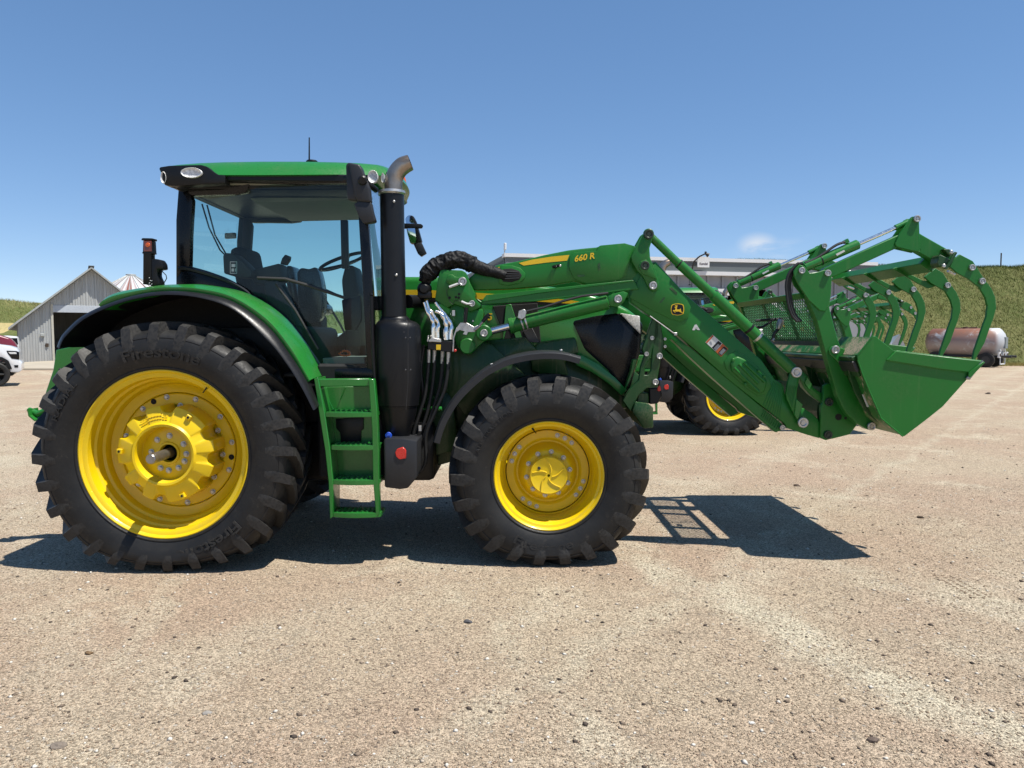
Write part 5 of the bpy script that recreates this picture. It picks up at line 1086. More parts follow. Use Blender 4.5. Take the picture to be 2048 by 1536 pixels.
# loose stones lying on the yard: thousands of low-poly pebbles in one mesh
def pebbles(n, sel, smin, smax, seed, matn):
    rs = np.random.RandomState(seed)
    base = np.array([(1, 0, 0), (-1, 0, 0), (0, 1, 0), (0, -1, 0), (0, 0, .75), (0, 0, -.4), ], float)
    tri = np.array([(0, 2, 4), (2, 1, 4), (1, 3, 4), (3, 0, 4), (2, 0, 5), (1, 2, 5), (3, 1, 5), (0, 3, 5)])
    pts = sel(rs, n); n = len(pts)
    sz = smin + (smax - smin) * rs.rand(n) ** 3.0
    ang = rs.rand(n) * 6.283; V = np.repeat(base[None], n, 0) * (1 + .45 * (rs.rand(n, 6, 3) - .5)); V *= sz[:, None, None] * np.stack([.8 + .5 * rs.rand(n), .7 + .4 * rs.rand(n), .6 + .4 * rs.rand(n)], 1)[:, None, :]
    c, s = np.cos(ang)[:, None], np.sin(ang)[:, None]; X = V[:, :, 0] * c - V[:, :, 1] * s; Y = V[:, :, 0] * s + V[:, :, 1] * c
    V = np.stack([X + pts[:, 0:1], Y + pts[:, 1:2], V[:, :, 2] + sz[:, None] * .15], 2).reshape(-1, 3)
    Fc = (tri[None] + (np.arange(n) * 6)[:, None, None]).reshape(-1, 3)
    me = bpy.data.meshes.new('gravel'); me.from_pydata(V.tolist(), [], Fc.tolist()); me.update()
    me.shade_smooth(); me.materials.append(matn); o = bpy.data.objects.new('gravel', me); COL.objects.link(o)
    return o
def sel_view(dmin, dmax, pw=1.0):
    def f(rs, n):
        d = dmin + (dmax - dmin) * rs.rand(n) ** pw; x = (rs.rand(n) * 2 - 1) * (d + .4) * .74
        return np.stack([x, d + CAM.y], 1)
    return f
def pebble_mat(name, cols):
    t = NT(name); g = t.new('NewGeometry'); rp = g.outputs['Random Per Island']
    cr_ = t.new('ValToRGB'); t.link(rp, cr_.inputs[0]); els = cr_.color_ramp.elements
    while len(els) < len(cols): els.new(.5)
    for i, c in enumerate(cols): els[i].position = i / (len(cols) - 1) ; els[i].color = srgb(c)
    return t.bsdf(cr_.outputs[0], .85, spec=.2)
M['pebble'] = pebble_mat('pebbles', ['#877868', '#a59078', '#b7a388', '#a78d78', '#c4b297', '#948573', '#d0c3aa'])
M['pebble2'] = pebble_mat('pale_and_dark_pebbles', ['#4d453e', '#6a5d52', '#8c7b6a', '#b4a28c', '#dcd4c6', '#e4ddd0'])
tag(pebbles(75000, sel_view(2.7, 8.5, 1.25), .0028, .0085, 11, M['pebble']), 'fine pinkish tan gravel covering the yard', 'gravel', kind='stuff')
tag(pebbles(5200, sel_view(2.7, 15, 1.4), .005, .017, 12, M['pebble2']), 'loose pale and dark pebbles scattered over the gravel yard', 'gravel', kind='stuff')
def rock(px, py, s, col, lab):
    rs = random.Random(px); p = gpt(px, py); bm = bmesh.new(); bmesh.ops.create_icosphere(bm, subdivisions=2, radius=.72)
    for v in bm.verts:
        k = 1 + .5 * mnoise.noise(v.co * 1.3 + Vector((px, py, 0))) + .22 * N1(v.co.x * 2 + px, v.co.y * 2 + 7) + .2 * N2(v.co.z * 2 + py, v.co.x * 2); v.co *= k
        v.co = Vector((v.co.x * s * 1.25, v.co.y * s * .9, v.co.z * s * .62))
    for v in bm.verts: v.co += Vector((p.x, p.y, s * .14))
    q = B(); q.bm(bm); o = obj('stone', q, plain('stone_' + str(px), srgb(col), .8, var=.3, scale=30, bump_s=.4), None, 22, True); tag(o, lab, 'stone', 'single stones on the gravel')
rock(936, 1245, .030, '#5c5a5c', 'flat dark grey stone alone on the gravel below the front tyre')
rock(117, 1494, .034, '#8d8072', 'large tan grey stone at the lower left edge of the yard')
rock(178, 1308, .024, '#7a6142', 'brown stone on the gravel below the rear wheel')
rock(415, 1427, .024, '#a09a92', 'pale grey stone in the gravel, right of the large tan stone')
rock(1745, 1482, .028, '#6c5c50', 'brown stone near the pale track in the lower right foreground')
rock(1503, 1447, .016, '#e2ddd2', 'white pebble by itself in the lower right foreground')
rock(1593, 972, .040, '#5b4a3a', 'dark clod on the gravel beyond the bucket shadow')
rock(1842, 1036, .036, '#5f5040', 'brown clod on open gravel right of the bucket shadow')
rock(1976, 788, .10, '#55463a', 'dark lump on the far gravel right of the bucket')
# tyre print from rows of small darker brown blobs
q = B(); ra = gpt(1885, 1152); rb = gpt(1965, 1195); dv = (rb - ra); nv = Vector((-dv.y, dv.x, 0)).normalized()
for i in range(11):
    for j in (-1, 0, 1):
        c_ = ra + dv * (i / 10 + random.uniform(-.02, .02)) + nv * (.055 * j); bm = bmesh.new(); bmesh.ops.create_icosphere(bm, subdivisions=1, radius=1)
        for v in bm.verts: v.co = Vector((c_.x + v.co.x * random.uniform(.008, .017), c_.y + v.co.y * random.uniform(.010, .018), .0005 + v.co.z * .004))
        q.bm(bm)
tag(obj('tyre_print', q, plain('brown_soil', srgb('#7d6a54'), .9), None, 60, True), 'short knobbly tyre print pressed in the gravel at the right', 'tyre print', kind='stuff')

# ------------------------------------------------------------------ hills and grass
def make_grass_mat(name, a, b_, c):
    t = NT(name); pos = t.new('NewGeometry').outputs['Position']
    m = t.new('Mapping'); t.link(pos, m.inputs[0]); m.inputs['Scale'].default_value = (1, 1, .5)
    n = t.noise(m.outputs[0], .22, 6, .65, .4); f = t.noise(m.outputs[0], 5, 5, .7)
    col = t.mix(t.ramp(n, .35, .65), srgb(a), srgb(b_)); col = t.mix(t.ramp(f, .45, .75, 0, .7), col, srgb(c))
    return t.bsdf(col, .9, bump=f, bump_s=.8, bump_d=.15, spec=.1)
M['hill_grass'] = make_grass_mat('hill_turf', '#5c6538', '#707146', '#8e8860')
M['far_hill'] = make_grass_mat('far_hill_turf', '#606b3a', '#74784a', '#928d64')
def bank_z(x, y):
    foot = 41.3 + .6 * N1(x * .2, 3) + (.0 if x > 20 else 0); h = 7.55 + .25 * N2(x * .12, 9) - .02 * max(0, x - 30)
    u = max(0, min(1.25, (y - foot) / 15.0)); return h * (math.sin(u * 1.5708) if u < 1 else 1) * 1.04 + (.30 * N3(x * .6, y * .6) + .9 * N1(x * .13 + y * .05, y * .21)) * min(1, u * 3) + (-.05 if u == 0 else 0)
xs = list(np.linspace(8, 75, 110)); ys = list(np.linspace(33.2, 66, 60))
tag(obj('embankment', grid_mesh(xs, ys, bank_z), 'hill_grass', None, 60, True), kind='structure')
def far_z(x, y):
    u = max(0, min(1, (y - 62) / 22)); h = 4.75 + 1.0 * N1(x * .045 + 2, 1) + .5 * N2(x * .15, 2) + max(0, min(1.6, (-30 - x) * .03))
    return h * u * u * (3 - 2 * u) + .35 * N3(x * .35, y * .35) * min(1, u * 4) - (.05 if u == 0 else 0)
xs = list(np.linspace(-95, 30, 150)); ys = list(np.linspace(58, 110, 46))
tag(obj('hill', grid_mesh(xs, ys, far_z), 'far_hill', None, 60, True), kind='structure')
M['sand'] = make_grass_mat('sandy_cut', '#c9b98a', '#bba974', '#8e8a55')
q = grid_mesh(list(np.linspace(-80, 0, 120)), list(np.linspace(64, 74.5, 14)), lambda x, y: far_z(x, y) + .10 + .35 * N1(x * .3, y * .5) - (.6 if N2(x * .35, y * .5) < .02 else 0))
tag(obj('sandy_bank', q, 'sand', None, 60, True), kind='structure')
def blade_mat(name, cols):
    t = NT(name); g = t.new('NewGeometry'); mp = t.new('Mapping'); t.link(g.outputs['Position'], mp.inputs[0]); mp.inputs['Scale'].default_value = (.16, .16, .5); mp.inputs['Rotation'].default_value = (0, .5, 0)
    n = t.noise(mp.outputs[0], 1.0, 5, .65, .5); fac = t.math('ADD', t.math('MULTIPLY', g.outputs['Random Per Island'], .34), t.ramp(n, .32, .68, 0, .66))
    cr_ = t.new('ValToRGB'); t.link(fac, cr_.inputs[0]); els = cr_.color_ramp.elements
    while len(els) < len(cols): els.new(.5)
    for i, c in enumerate(cols): els[i].position = i / (len(cols) - 1); els[i].color = srgb(c)
    return t.bsdf(cr_.outputs[0], .9, spec=.1)
def blades(name, n, fn, hmin, hmax, w, cols, seed, lab):
    rs = np.random.RandomState(seed); pts = fn(rs, n); n = len(pts); h = hmin + (hmax - hmin) * rs.rand(n) ** 1.5; a = rs.rand(n) * 3.1416; wv = w * (.6 + .8 * rs.rand(n))
    lean = (rs.rand(n, 2) - .5) * 1.3 * h[:, None] + np.array([[-.45, 0.]]) * h[:, None]; dx, dy = np.cos(a) * wv, np.sin(a) * wv
    V = np.zeros((n, 3, 3)); V[:, 0] = pts; V[:, 1] = pts; V[:, 2] = pts
    V[:, 0, 0] -= dx; V[:, 0, 1] -= dy; V[:, 1, 0] += dx; V[:, 1, 1] += dy; V[:, 2, 0] += lean[:, 0] - .12 * h; V[:, 2, 1] += lean[:, 1]; V[:, 2, 2] += h; V[:, :2, 2] -= .05
    me = bpy.data.meshes.new(name); me.from_pydata(V.reshape(-1, 3).tolist(), [], np.arange(n * 3).reshape(-1, 3).tolist()); me.update()
    me.materials.append(blade_mat(name + '_blades', cols)); o = bpy.data.objects.new(name, me); COL.objects.link(o); return tag(o, lab, 'grass', kind='stuff')
def on_bank(rs, n):
    x = 12 + 38 * rs.rand(n); y = 40.6 + 16.5 * rs.rand(n); return np.array([(a, c, bank_z(a, c)) for a, c in zip(x, y)])
blades('bank_grass', 110000, on_bank, .05, .26, .016, ['#4d5a2a', '#5d6934', '#6f773e', '#82824c', '#96905e', '#a89f70'], 5, 'long green and straw coloured grass covering the embankment')
def on_hill(rs, n):
    x = -70 + 75 * rs.rand(n); y = 75 + 12 * rs.rand(n); return np.array([(a, c, far_z(a, c)) for a, c in zip(x, y)])
blades('hill_grass', 26000, on_hill, .10, .45, .03, ['#566333', '#697242', '#83824f', '#a8a074', '#626d3b'], 6, 'rough green grass with pale seed heads on the far hill')
def on_foot(rs, n):
    x = 16 + 22 * rs.rand(n); y = 38.6 + 3.2 * rs.rand(n); return np.stack([x, y, 0 * x], 1)
blades('verge_grass', 12000, on_foot, .06, .28, .014, ['#8a8048', '#a79a62', '#6f7a3a', '#b6a976'], 8, 'dry yellow grass along the edge of the gravel under the tank')
q = B(); p = P(2002, 520, 55); q.cyl((p.x, 55, p.z - 1.2), (p.x, 55, P(2002, 506, 55).z), .05, 8); tag(obj('fence_post', q, plain('weathered_wood', srgb('#5a4c3c'), .9), None, 40, True), 'thin wooden post standing alone on the embankment crest', 'post')

# ------------------------------------------------------------------ barn on the left
def corrugated(name, base):
    t = NT(name); pos = t.new('NewGeometry').outputs['Position']; n = t.noise(pos, .5, 5, .65); f = t.noise(pos, 5, 5, .7)
    m = t.new('Mapping'); t.link(pos, m.inputs[0]); m.inputs['Scale'].default_value = (6, 6, .25); st = t.noise(m.outputs[0], 1, 4, .6)
    col = t.mix(t.ramp(st, .35, .7), base, tuple(x * .80 for x in base[:3]) + (1,)); col = t.mix(t.ramp(f, .62, .8, 0, .55), col, srgb('#8a7458'))
    return t.bsdf(col, .55, .25, bump=f, bump_s=.1, bump_d=.02)
M['galv'] = corrugated('galvanised_sheet', srgb('#c2c4c2')); M['galv_roof'] = corrugated('galvanised_roof', srgb('#b9bcb8'))
BY = 46.0
def bx(px, py): return P(px, py, BY)
barn = thing('barn', 'weathered grey corrugated metal barn with open dark doorway, left behind the tractor', 'barn', (bx(140, 722).x, BY, 0))
k = F / (BY - CAM.y)
THB = math.atan2(-bx(160, 700).x, BY - CAM.y); CB = math.cos(THB); _bx = bx
def bx(px, py):
    p = _bx(px, py); x0 = BASE.x; return Vector((x0 + (p.x - x0) * CB, p.y, p.z))
rid = bx(183, 537); eL = bx(37, 650); xR = 2 * rid.x - eL.x; dL, dR = bx(109, 700).x, bx(258, 700).x; dT = bx(150, 625).z; hT = bx(150, 611).z
def ribwall(poly_fn, x0, x1, pitch, y, z0):
    """vertical-ribbed sheet: z top given by poly_fn(x)"""
    q = B(); x = x0; pr = []
    while x < x1 - 1e-6:
        for (u, d) in ((0, 0), (.35, 0), (.5, -.03), (.8, -.03), (.95, 0)):
            if x + u * pitch <= x1: pr.append((x + u * pitch, d))
        x += pitch
    pr.append((x1, 0)); n = len(pr)
    q.v = [(px_, y + d, z0) for px_, d in pr] + [(px_, y + d, poly_fn(px_)) for px_, d in pr]
    q.f = [(i, i + 1, n + i + 1, n + i) for i in range(n - 1)]
    return q
gz = lambda x: rid.z - abs(x - rid.x) / (xR - rid.x) * (rid.z - eL.z)
pitch = 4.6 / k
obj('siding', ribwall(gz, eL.x, dL, pitch, BY, 0), 'galv', barn, 0)
obj('siding', ribwall(gz, dR, xR, pitch, BY, 0), 'galv', barn, 0)
obj('siding', ribwall(gz, dL, dR, pitch, BY, hT), 'galv', barn, 0)
q = B(); q.box(dL, dR, BY - .06, BY + .04, dT, hT, .01); obj('door_header', q, plain('door_track', srgb('#c3cad2'), .6), barn)
q = B(); q.box(dL - .12, dL + .02, BY - .07, BY + .05, 0, hT + .1, .01); obj('door_jamb', q, plain('pale_jamb', srgb('#c9c6b8'), .7), barn)
for px in (147, 174, 192, 211):
    q = B(); xx = bx(px, 580).x; q.box(xx - .06, xx + .06, BY - .05, BY + .01, hT, gz(xx) - .05, .004); obj('batten', q, 'galv', barn)
BL = 14.0
for sgn in (-1, 1):
    q = B(); x1 = rid.x + sgn * (xR - rid.x) * 1.10; z1 = rid.z - (rid.z - eL.z) * 1.10 + .06; nr = 60
    vs = []
    for i in range(nr + 1):
        u = i / nr; w_ = .03 * (i % 2)
        yy = BY - .62 + (BL + .62) * u; vs += [(rid.x, yy, rid.z + .14 + w_), (x1, yy, z1 + .10 + w_), (rid.x, yy, rid.z + .02 + w_), (x1, yy, z1 - .04 + w_)]
    fs = []
    for i in range(nr): a = i * 4; b_ = a + 4; fs += [(a, a + 1, b_ + 1, b_), (a + 2, b_ + 2, b_ + 3, a + 3), (a + 1, a + 3, b_ + 3, b_ + 1)]
    fs += [(0, 2, 3, 1), (nr * 4, nr * 4 + 1, nr * 4 + 3, nr * 4 + 2)]
    q.add(vs, fs); obj('roof', q, 'galv_roof', barn, 0)
q = B(); q.box(rid.x - .18, rid.x + .18, BY - .65, BY + BL, rid.z + .15, rid.z + .22, .02); obj('ridge_cap', q, plain('ridge_dark', srgb('#4f5152'), .6), barn)
q = B(); q.box(eL.x, eL.x + .05, BY, BY + BL, 0, eL.z, 0); q.box(xR - .05, xR, BY, BY + BL, 0, eL.z, 0); q.box(eL.x, xR, BY + BL - .05, BY + BL, 0, eL.z, 0); q.prism([(eL.x, eL.z), (rid.x, rid.z), (xR, eL.z)], BY + BL - .04, BY + BL, 0); obj('wall', q, 'galv', barn, 0)
q = B(); q.box(eL.x + .1, xR - .1, BY + .2, BY + BL - .1, .02, .04, 0); obj('barn_floor', q, plain('dark_earth', srgb('#4a4136'), .9), barn, 0)
q = B(); p = bx(86, 670); q.box(p.x - .12, p.x + .12, BY - .16, BY - .03, p.z - .1, p.z + .1, .02); obj('vent_box', q, 'galv_roof', barn)
q = B(); p = bx(95, 690); q.box(p.x - .1, p.x + .1, BY - .10, BY - .03, p.z - .12, p.z + .12, .02); obj('socket_box', q, plain('rusted_box', srgb('#4a3c30'), .8), barn)
barn.rotation_euler = (0, 0, THB)
BASE = Vector((0, 0, 0))
q = B(); a, c_ = gpt(20, 738), gpt(330, 726); q.box(P(42, 730, BY - 4).x, _bx(420, 700).x, a.y - 1.5, BY + 6, -.2, .12, .03); tag(obj('concrete_apron', q, plain('concrete', srgb('#c2b7a2'), .85, var=.2, scale=.6), None, 0, True), kind='structure')
# grain bin
GB = 74.0; p = P(262, 560, GB)
binr = (P(330, 600, GB).x - P(200, 600, GB).x) / 2
gb_ = thing('grain_bin', 'round white grain bin with rust streaked cone roof behind the barn', 'grain bin', (p.x, GB, 0)); ze = P(262, 585, GB).z; zp = P(262, 552, GB).z
def rusty(name):
    t = NT(name); c = t.coord(); sp_ = t.new('SeparateXYZ'); t.link(c, sp_.inputs[0]); ang = t.math('ARCTAN2', sp_.outputs['Y'], sp_.outputs['X'])
    cx_ = t.new('CombineXYZ'); t.link(t.math('MULTIPLY', ang, 6), cx_.inputs[0]); n = t.noise(cx_.outputs[0], 2.0, 3, .7); big = t.noise(cx_.outputs[0], .35, 2)
    return t.bsdf(t.mix(t.math('MULTIPLY', t.ramp(n, .42, .56), t.ramp(big, .46, .54)), srgb('#dcdedd'), srgb('#8d4a34')), .5, .2)
M['bin'] = rusty('rust_streaked_sheet')
q = B(); n = 44; vs = []
for i in range(n):
    a = 2 * math.pi * i / n; vs += [(p.x + math.cos(a) * binr, GB + math.sin(a) * binr, ze), (p.x + math.cos(a) * .45, GB + math.sin(a) * .45, zp)]
fs = [(2 * i, 2 * ((i + 1) % n), 2 * ((i + 1) % n) + 1, 2 * i + 1) for i in range(n)]; q.add(vs, fs); obj('roof', q, 'bin', gb_, 0)
for i in range(22):
    a = 2 * math.pi * i / 22; q = B(); q.tube([(p.x + math.cos(a) * binr, GB + math.sin(a) * binr, ze + .03), (p.x + math.cos(a) * .45, GB + math.sin(a) * .45, zp + .03)], .035, 5); obj('roof_rib', q, 'galv_roof', gb_)
q = B(); q.cylb((p.x, GB, zp - .05), (p.x, GB, zp + .18), .5, 24, .03); obj('roof_cap', q, 'galv', gb_)
q = B(); z = 0
while z < ze: q.lathe([(binr - .1, 0), (binr - .06, 0)], (p.x, GB, 0), 4) if False else None; z += 1
q = B(); vs = []; m = 48; lv = [i * ze / 16 for i in range(17)]
for j, z in enumerate(lv):
    for i in range(m): a = 2 * math.pi * i / m; r = binr - .12 + .04 * (j % 2); vs.append((p.x + math.cos(a) * r, GB + math.sin(a) * r, z))
q.add(vs, [(j * m + i, j * m + (i + 1) % m, (j + 1) * m + (i + 1) % m, (j + 1) * m + i) for j in range(16) for i in range(m)]); obj('wall', q, 'bin', gb_, 0)
BASE = Vector((0, 0, 0))

# ------------------------------------------------------------------ long metal shed behind the loaders
A = Vector((P(1010, 520, 32.5).x, 32.5, 0)); Bv = Vector((P(1745, 540, 37.0).x, 37.0, 0)); ux = (Bv - A).normalized(); uy = Vector((-ux.y, ux.x, 0)); LEN = (Bv - A).length
shed = thing('machine_shed', 'long light metal shed with white trim and wide dark opening, behind the tractor row', 'shed', A)
def S(u, v, z): return A + ux * u + uy * v + Vector((0, 0, z))
def sbox(u0, u1, v0, v1, z0, z1):
    q = B(); q.add([S(u, v, z) for z in (z0, z1) for v in (v0, v1) for u in (u0, u1)], [(0, 1, 3, 2), (4, 6, 7, 5), (0, 4, 5, 1), (2, 3, 7, 6), (0, 2, 6, 4), (1, 5, 7, 3)]); return q
zA = P(1010, 510, 32.5).z; fas = P(1010, 536, 32.5).z; hdr0, hdr1 = P(1400, 591, 34.9).z, P(1400, 578, 34.9).z
M['sheet_grey'] = plain('grey_steel_sheet', srgb('#9a9ca0'), .5, .1, var=.08, scale=1.2); M['sheet_dark'] = plain('roof_and_shaded_end_grey', srgb('#6f7677'), .5, .1, var=.08, scale=1.2); M['trim_white'] = plain('white_trim', srgb('#e9eaea'), .55, var=.04)
obj('fascia', sbox(0, LEN, -.25, .1, fas, zA - .12), 'sheet_dark', shed, 0)
obj('cap_trim', sbox(-.1, LEN + .1, -.32, .3, zA - .12, zA + .06), 'trim_white', shed, 0)
obj('eave_trim', sbox(-.05, LEN + .05, -.40, .12, fas - .20, fas), 'trim_white', shed, 0)
obj('header_trim', sbox(0, LEN * .62, -.30, .05, hdr0, hdr1), 'trim_white', shed, 0)
pw = 0.86; np_ = int(LEN / pw); door0, door1 = 4.5, 13.2
uD = lambda px: None
# find opening limits along the wall from the photograph
def u_at(px):
    d = ray(px, 600); t = ((A - CAM).cross(ux).z) / (Vector((d.x, d.y, 0)).cross(ux).z); pnt = CAM + d * t; return (pnt - A).dot(ux)
door0, door1 = u_at(1180), u_at(1538)
i = 0; u = 0
while u < LEN - .01:
    u1 = min(LEN, u + pw); z0 = hdr1 if (u + pw * .5) < door1 and (u + pw * .5) > door0 else 0
    obj('wall_panel', sbox(u, u1 - .10, -.02, .04, z0, fas - .2), 'sheet_grey', shed, 0)
    obj('panel_rib', sbox(u1 - .10, u1, -.10, .04, z0, fas - .2), 'sheet_grey', shed, 0)
    u = u1
obj('door_post', sbox(door1 - .05, door1 + .35, -.22, .10, 0, hdr0), 'trim_white', shed, 0); obj('door_post', sbox(door0 - .35, door0, -.22, .10, 0, hdr0), 'trim_white', shed, 0)
obj('back_wall', sbox(0, LEN, 14, 14.1, 0, zA - .2), 'sheet_dark', shed, 0)
obj('roof', sbox(0, LEN, .3, 14.1, zA - .35, zA - .2), 'sheet_dark', shed, 0)
obj('end_wall', sbox(LEN - .1, LEN, .1, 14, 0, zA - .35), 'sheet_grey', shed, 0)
v = .1
while v < 14: obj('end_rib', sbox(-.06, .02, v, v + .10, 0, zA + .02 - .0 * v), 'sheet_dark', shed, 0); v += .30
obj('end_wall', sbox(0, .1, .1, 14, 0, zA - .10), 'sheet_dark', shed, 0)  # left end gets the darker grey, its shade painted into the sheet
# sign on the eave and its lamp
us = u_at(1397); zs0, zs1 = P(1397, 538, 34.9).z, P(1397, 516, 34.9).z
BASE = Vector((0, 0, 0))
sg = thing('eave_sign', 'small white sign with grey lettering on the shed eave', 'sign', S(us, -.5, zs0)); BASE = S(us, -.5, zs0)
q = sbox(us - .34, us + .34, -.52, -.44, zs0 + .03, zs1); obj('sign_board', q, 'trim_white', sg, 0)
vs, fs = text_mesh('Kunafin', .19, .004, .004) if False else text_mesh('Kumdal', .155, .004, .004)
w_ = max(v.x for v in vs); q = B(); q.add([S(us - w_ / 2 + v.x, -.526 - v.z, zs0 + .17 + v.y) for v in vs], fs); obj('lettering', q, plain('sign_grey', srgb('#6e6a74'), .6), sg, 0)
q = B(); q.tube([S(us - .62, -.45, zs0 - .1), S(us - .60, -.6, zs0 + .3), S(us - .35, -.75, zs1 - .02), S(us - .05, -.8, zs1 + .12)], .04, 8); q.tube([S(us - .05, -.8, zs1 + .14), S(us + .12, -.82, zs1 + .04)], [.05, .12], 12); q.cylb(S(us - .03, -.8, zs1 + .12), S(us - .03, -.8, zs1 + .24), .06, 10, .02); obj('lamp_arm', q, 'dark_steel', sg)
BASE = Vector((0, 0, 0))
q = B(); a = P(1009, 508, 33.5); q.cyl((a.x, 33.5, a.z - .3), (a.x, 33.5, P(1009, 500, 33.5).z), .03, 8); q.cylb((P(1010, 500, 33.5).x, 33.5, P(1010, 500, 33.5).z), (P(1010.5, 486, 33.5).x, 33.5, P(1010, 486, 33.5).z), .075, 14, .02)
tag(obj('roof_antenna', q, 'trim_white', None, 40, True), 'small white cylinder antenna on the left corner of the shed roof', 'antenna')

# ------------------------------------------------------------------ tank trailer on the right
TY = 38.3; kt = (TY - CAM.y) / F
tl, tr = P(1856, 685, TY), P(2022, 690, TY)
tk = thing('tank_trailer', 'rusty white anhydrous tank on a four wheel wagon at the foot of the embankment', 'trailer', (P(1940, 730, TY).x, TY, 0))
t = NT('rusted_tank'); pos = t.coord(); sp_ = t.new('SeparateXYZ'); t.link(pos, sp_.inputs[0])
n = t.noise(pos, 1.6, 5, .7, .5); rz = t.ramp(sp_.outputs['Z'], 1.2, 2.1); rx = t.ramp(sp_.outputs['X'], .50, .20)
mk = t.math('MULTIPLY', t.math('MULTIPLY', t.ramp(n, .28, .50), rx), t.math('ADD', .55, t.math('MULTIPLY', rz, .45)))
M['tank'] = t.bsdf(t.mix(mk, srgb('#c9cccf'), t.mix(t.noise(pos, 3, 4), srgb('#9c5a38'), srgb('#7d6458'))), .55, .1)
rT = .80; d = Vector((.66, -.75, 0)).normalized(); cen = Vector((P(1930, 684, TY).x, TY, P(1930, 684, TY).z)); L2 = 1.72
q = B(); pr = [(-L2 - .38, .02), (-L2 - .35, rT * .35), (-L2 - .25, rT * .66), (-L2 - .1, rT * .9), (-L2, rT), (L2, rT), (L2 + .1, rT * .9), (L2 + .25, rT * .66), (L2 + .35, rT * .35), (L2 + .38, .02)]
q.tube([cen + d * s for s, r in pr], [r for s, r in pr], 32); obj('tank', q, 'tank', tk, 50)
q = B(); q.tube([cen + d * -.6 + Vector((0, 0, rT - .01)), cen + d * .6 + Vector((0, 0, rT + .03))], .05, 8); q.cylb(cen + Vector((0, 0, rT - .05)), cen + Vector((0, 0, rT + .09)), .14, 14, .02); obj('tank_valve', q, plain('rust_brown', srgb('#5a3f30'), .8), tk)
q = B(); e = cen + d * (L2 + .40); sd = Vector((-d.y, d.x, 0)); q.add([e + sd * a + Vector((0, 0, z)) - d * k_ for k_ in (0, .2) for z in (-.35, .28) for a in (-.22, .22)], [(0, 1, 3, 2), (4, 6, 7, 5), (0, 4, 5, 1), (2, 3, 7, 6), (0, 2, 6, 4), (1, 5, 7, 3)]); obj('gauge_box', q, plain('grey_box', srgb('#8b9496'), .6), tk, 0)
q = B(); zf = .62
for s_ in (-.45, .45): q.tube([cen + d * -2.2 + sd * s_ + Vector((0, 0, zf - cen.z)), cen + d * 2.5 + sd * s_ + Vector((0, 0, zf - cen.z))], .07, 8)
for s_ in (-1.2, 1.2): q.tube([cen + d * s_ + sd * -.75 + Vector((0, 0, .42 - cen.z)), cen + d * s_ + sd * .75 + Vector((0, 0, .42 - cen.z))], .07, 8); q.tube([cen + d * s_ + Vector((0, 0, .4 - cen.z)), cen + d * s_ + Vector((0, 0, -rT * .9))], .3, 8)
obj('wagon_frame', q, 'dark_steel', tk)
for s_ in (-1.35, 1.35):
    for w_ in (-.78, .78):
        c_ = cen + d * s_ + sd * w_; c_.z = .42; g = empty('wagon_wheel', c_ - BASE, tk)
        q = B(); q.tube([sd * -.13, sd * -.11, sd * .11, sd * .13], [.36, .42, .42, .36], 24); obj('tyre', q, 'tyre', g, 40, True)
        q = B(); q.tube([sd * -.14, sd * .14], [.22, .22], 20); obj('rim', q, 'dark_steel', g, 40, True)
q = B(); f = cen + d * (L2 + .22)
for a in (-.42, .42): q.tube([f + sd * a + Vector((0, 0, .1 - rT * .6)) - d * .25, f + sd * a + Vector((0, 0, -.45)), f + sd * a + Vector((0, 0, -1.25))], .035, 8)
q.tube([f + sd * -.42 + Vector((0, 0, -1.25)), f + sd * .42 + Vector((0, 0, -1.25))], .035, 8); q.tube([f + sd * -.7 + Vector((0, 0, -.72)), f + sd * .7 + Vector((0, 0, -.72))], .03, 8); obj('light_frame', q, 'trim_white', tk)
for a in (-.72, 0, .62):
    q = B(); o = f + sd * a + d * .03 + Vector((0, 0, -.72)); q.add([o + sd * x + Vector((0, 0, z)) + d * y for y in (-.04, .04) for z in (-.16, .16) for x in (-.15, .15)], [(0, 1, 3, 2), (4, 6, 7, 5), (0, 4, 5, 1), (2, 3, 7, 6), (0, 2, 6, 4), (1, 5, 7, 3)]); m_o = obj('lamp_plate', q, 'trim_white', tk, 0)
    q = B(); q.tube([o + d * .04, o + d * .07], .09, 14); obj('lamp', q, plain('dark_lens', srgb('#4a3030'), .3), tk)
BASE = Vector((0, 0, 0))
# white sheet lying in the second tractor's bucket
q = B(); yw = 8.6; a = [P(1755, 706, yw), P(1772, 682, yw), P(1783, 688, yw + .1), P(1799, 668, yw), P(1810, 690, yw), P(1808, 708, yw)]
q.add(a + [v_ + Vector((0, .25, -.05)) for v_ in a], [(0, 1, 2), (0, 2, 5), (2, 3, 4), (2, 4, 5)] + [(i, (i + 1) % 6, 6 + (i + 1) % 6, 6 + i) for i in range(6)])
tag(obj('plastic_sheet', q, plain('white_film', srgb('#e6e8ec'), .4), None, 0, True), 'crumpled white plastic sheet standing up in the second tractor bucket', 'plastic sheet')

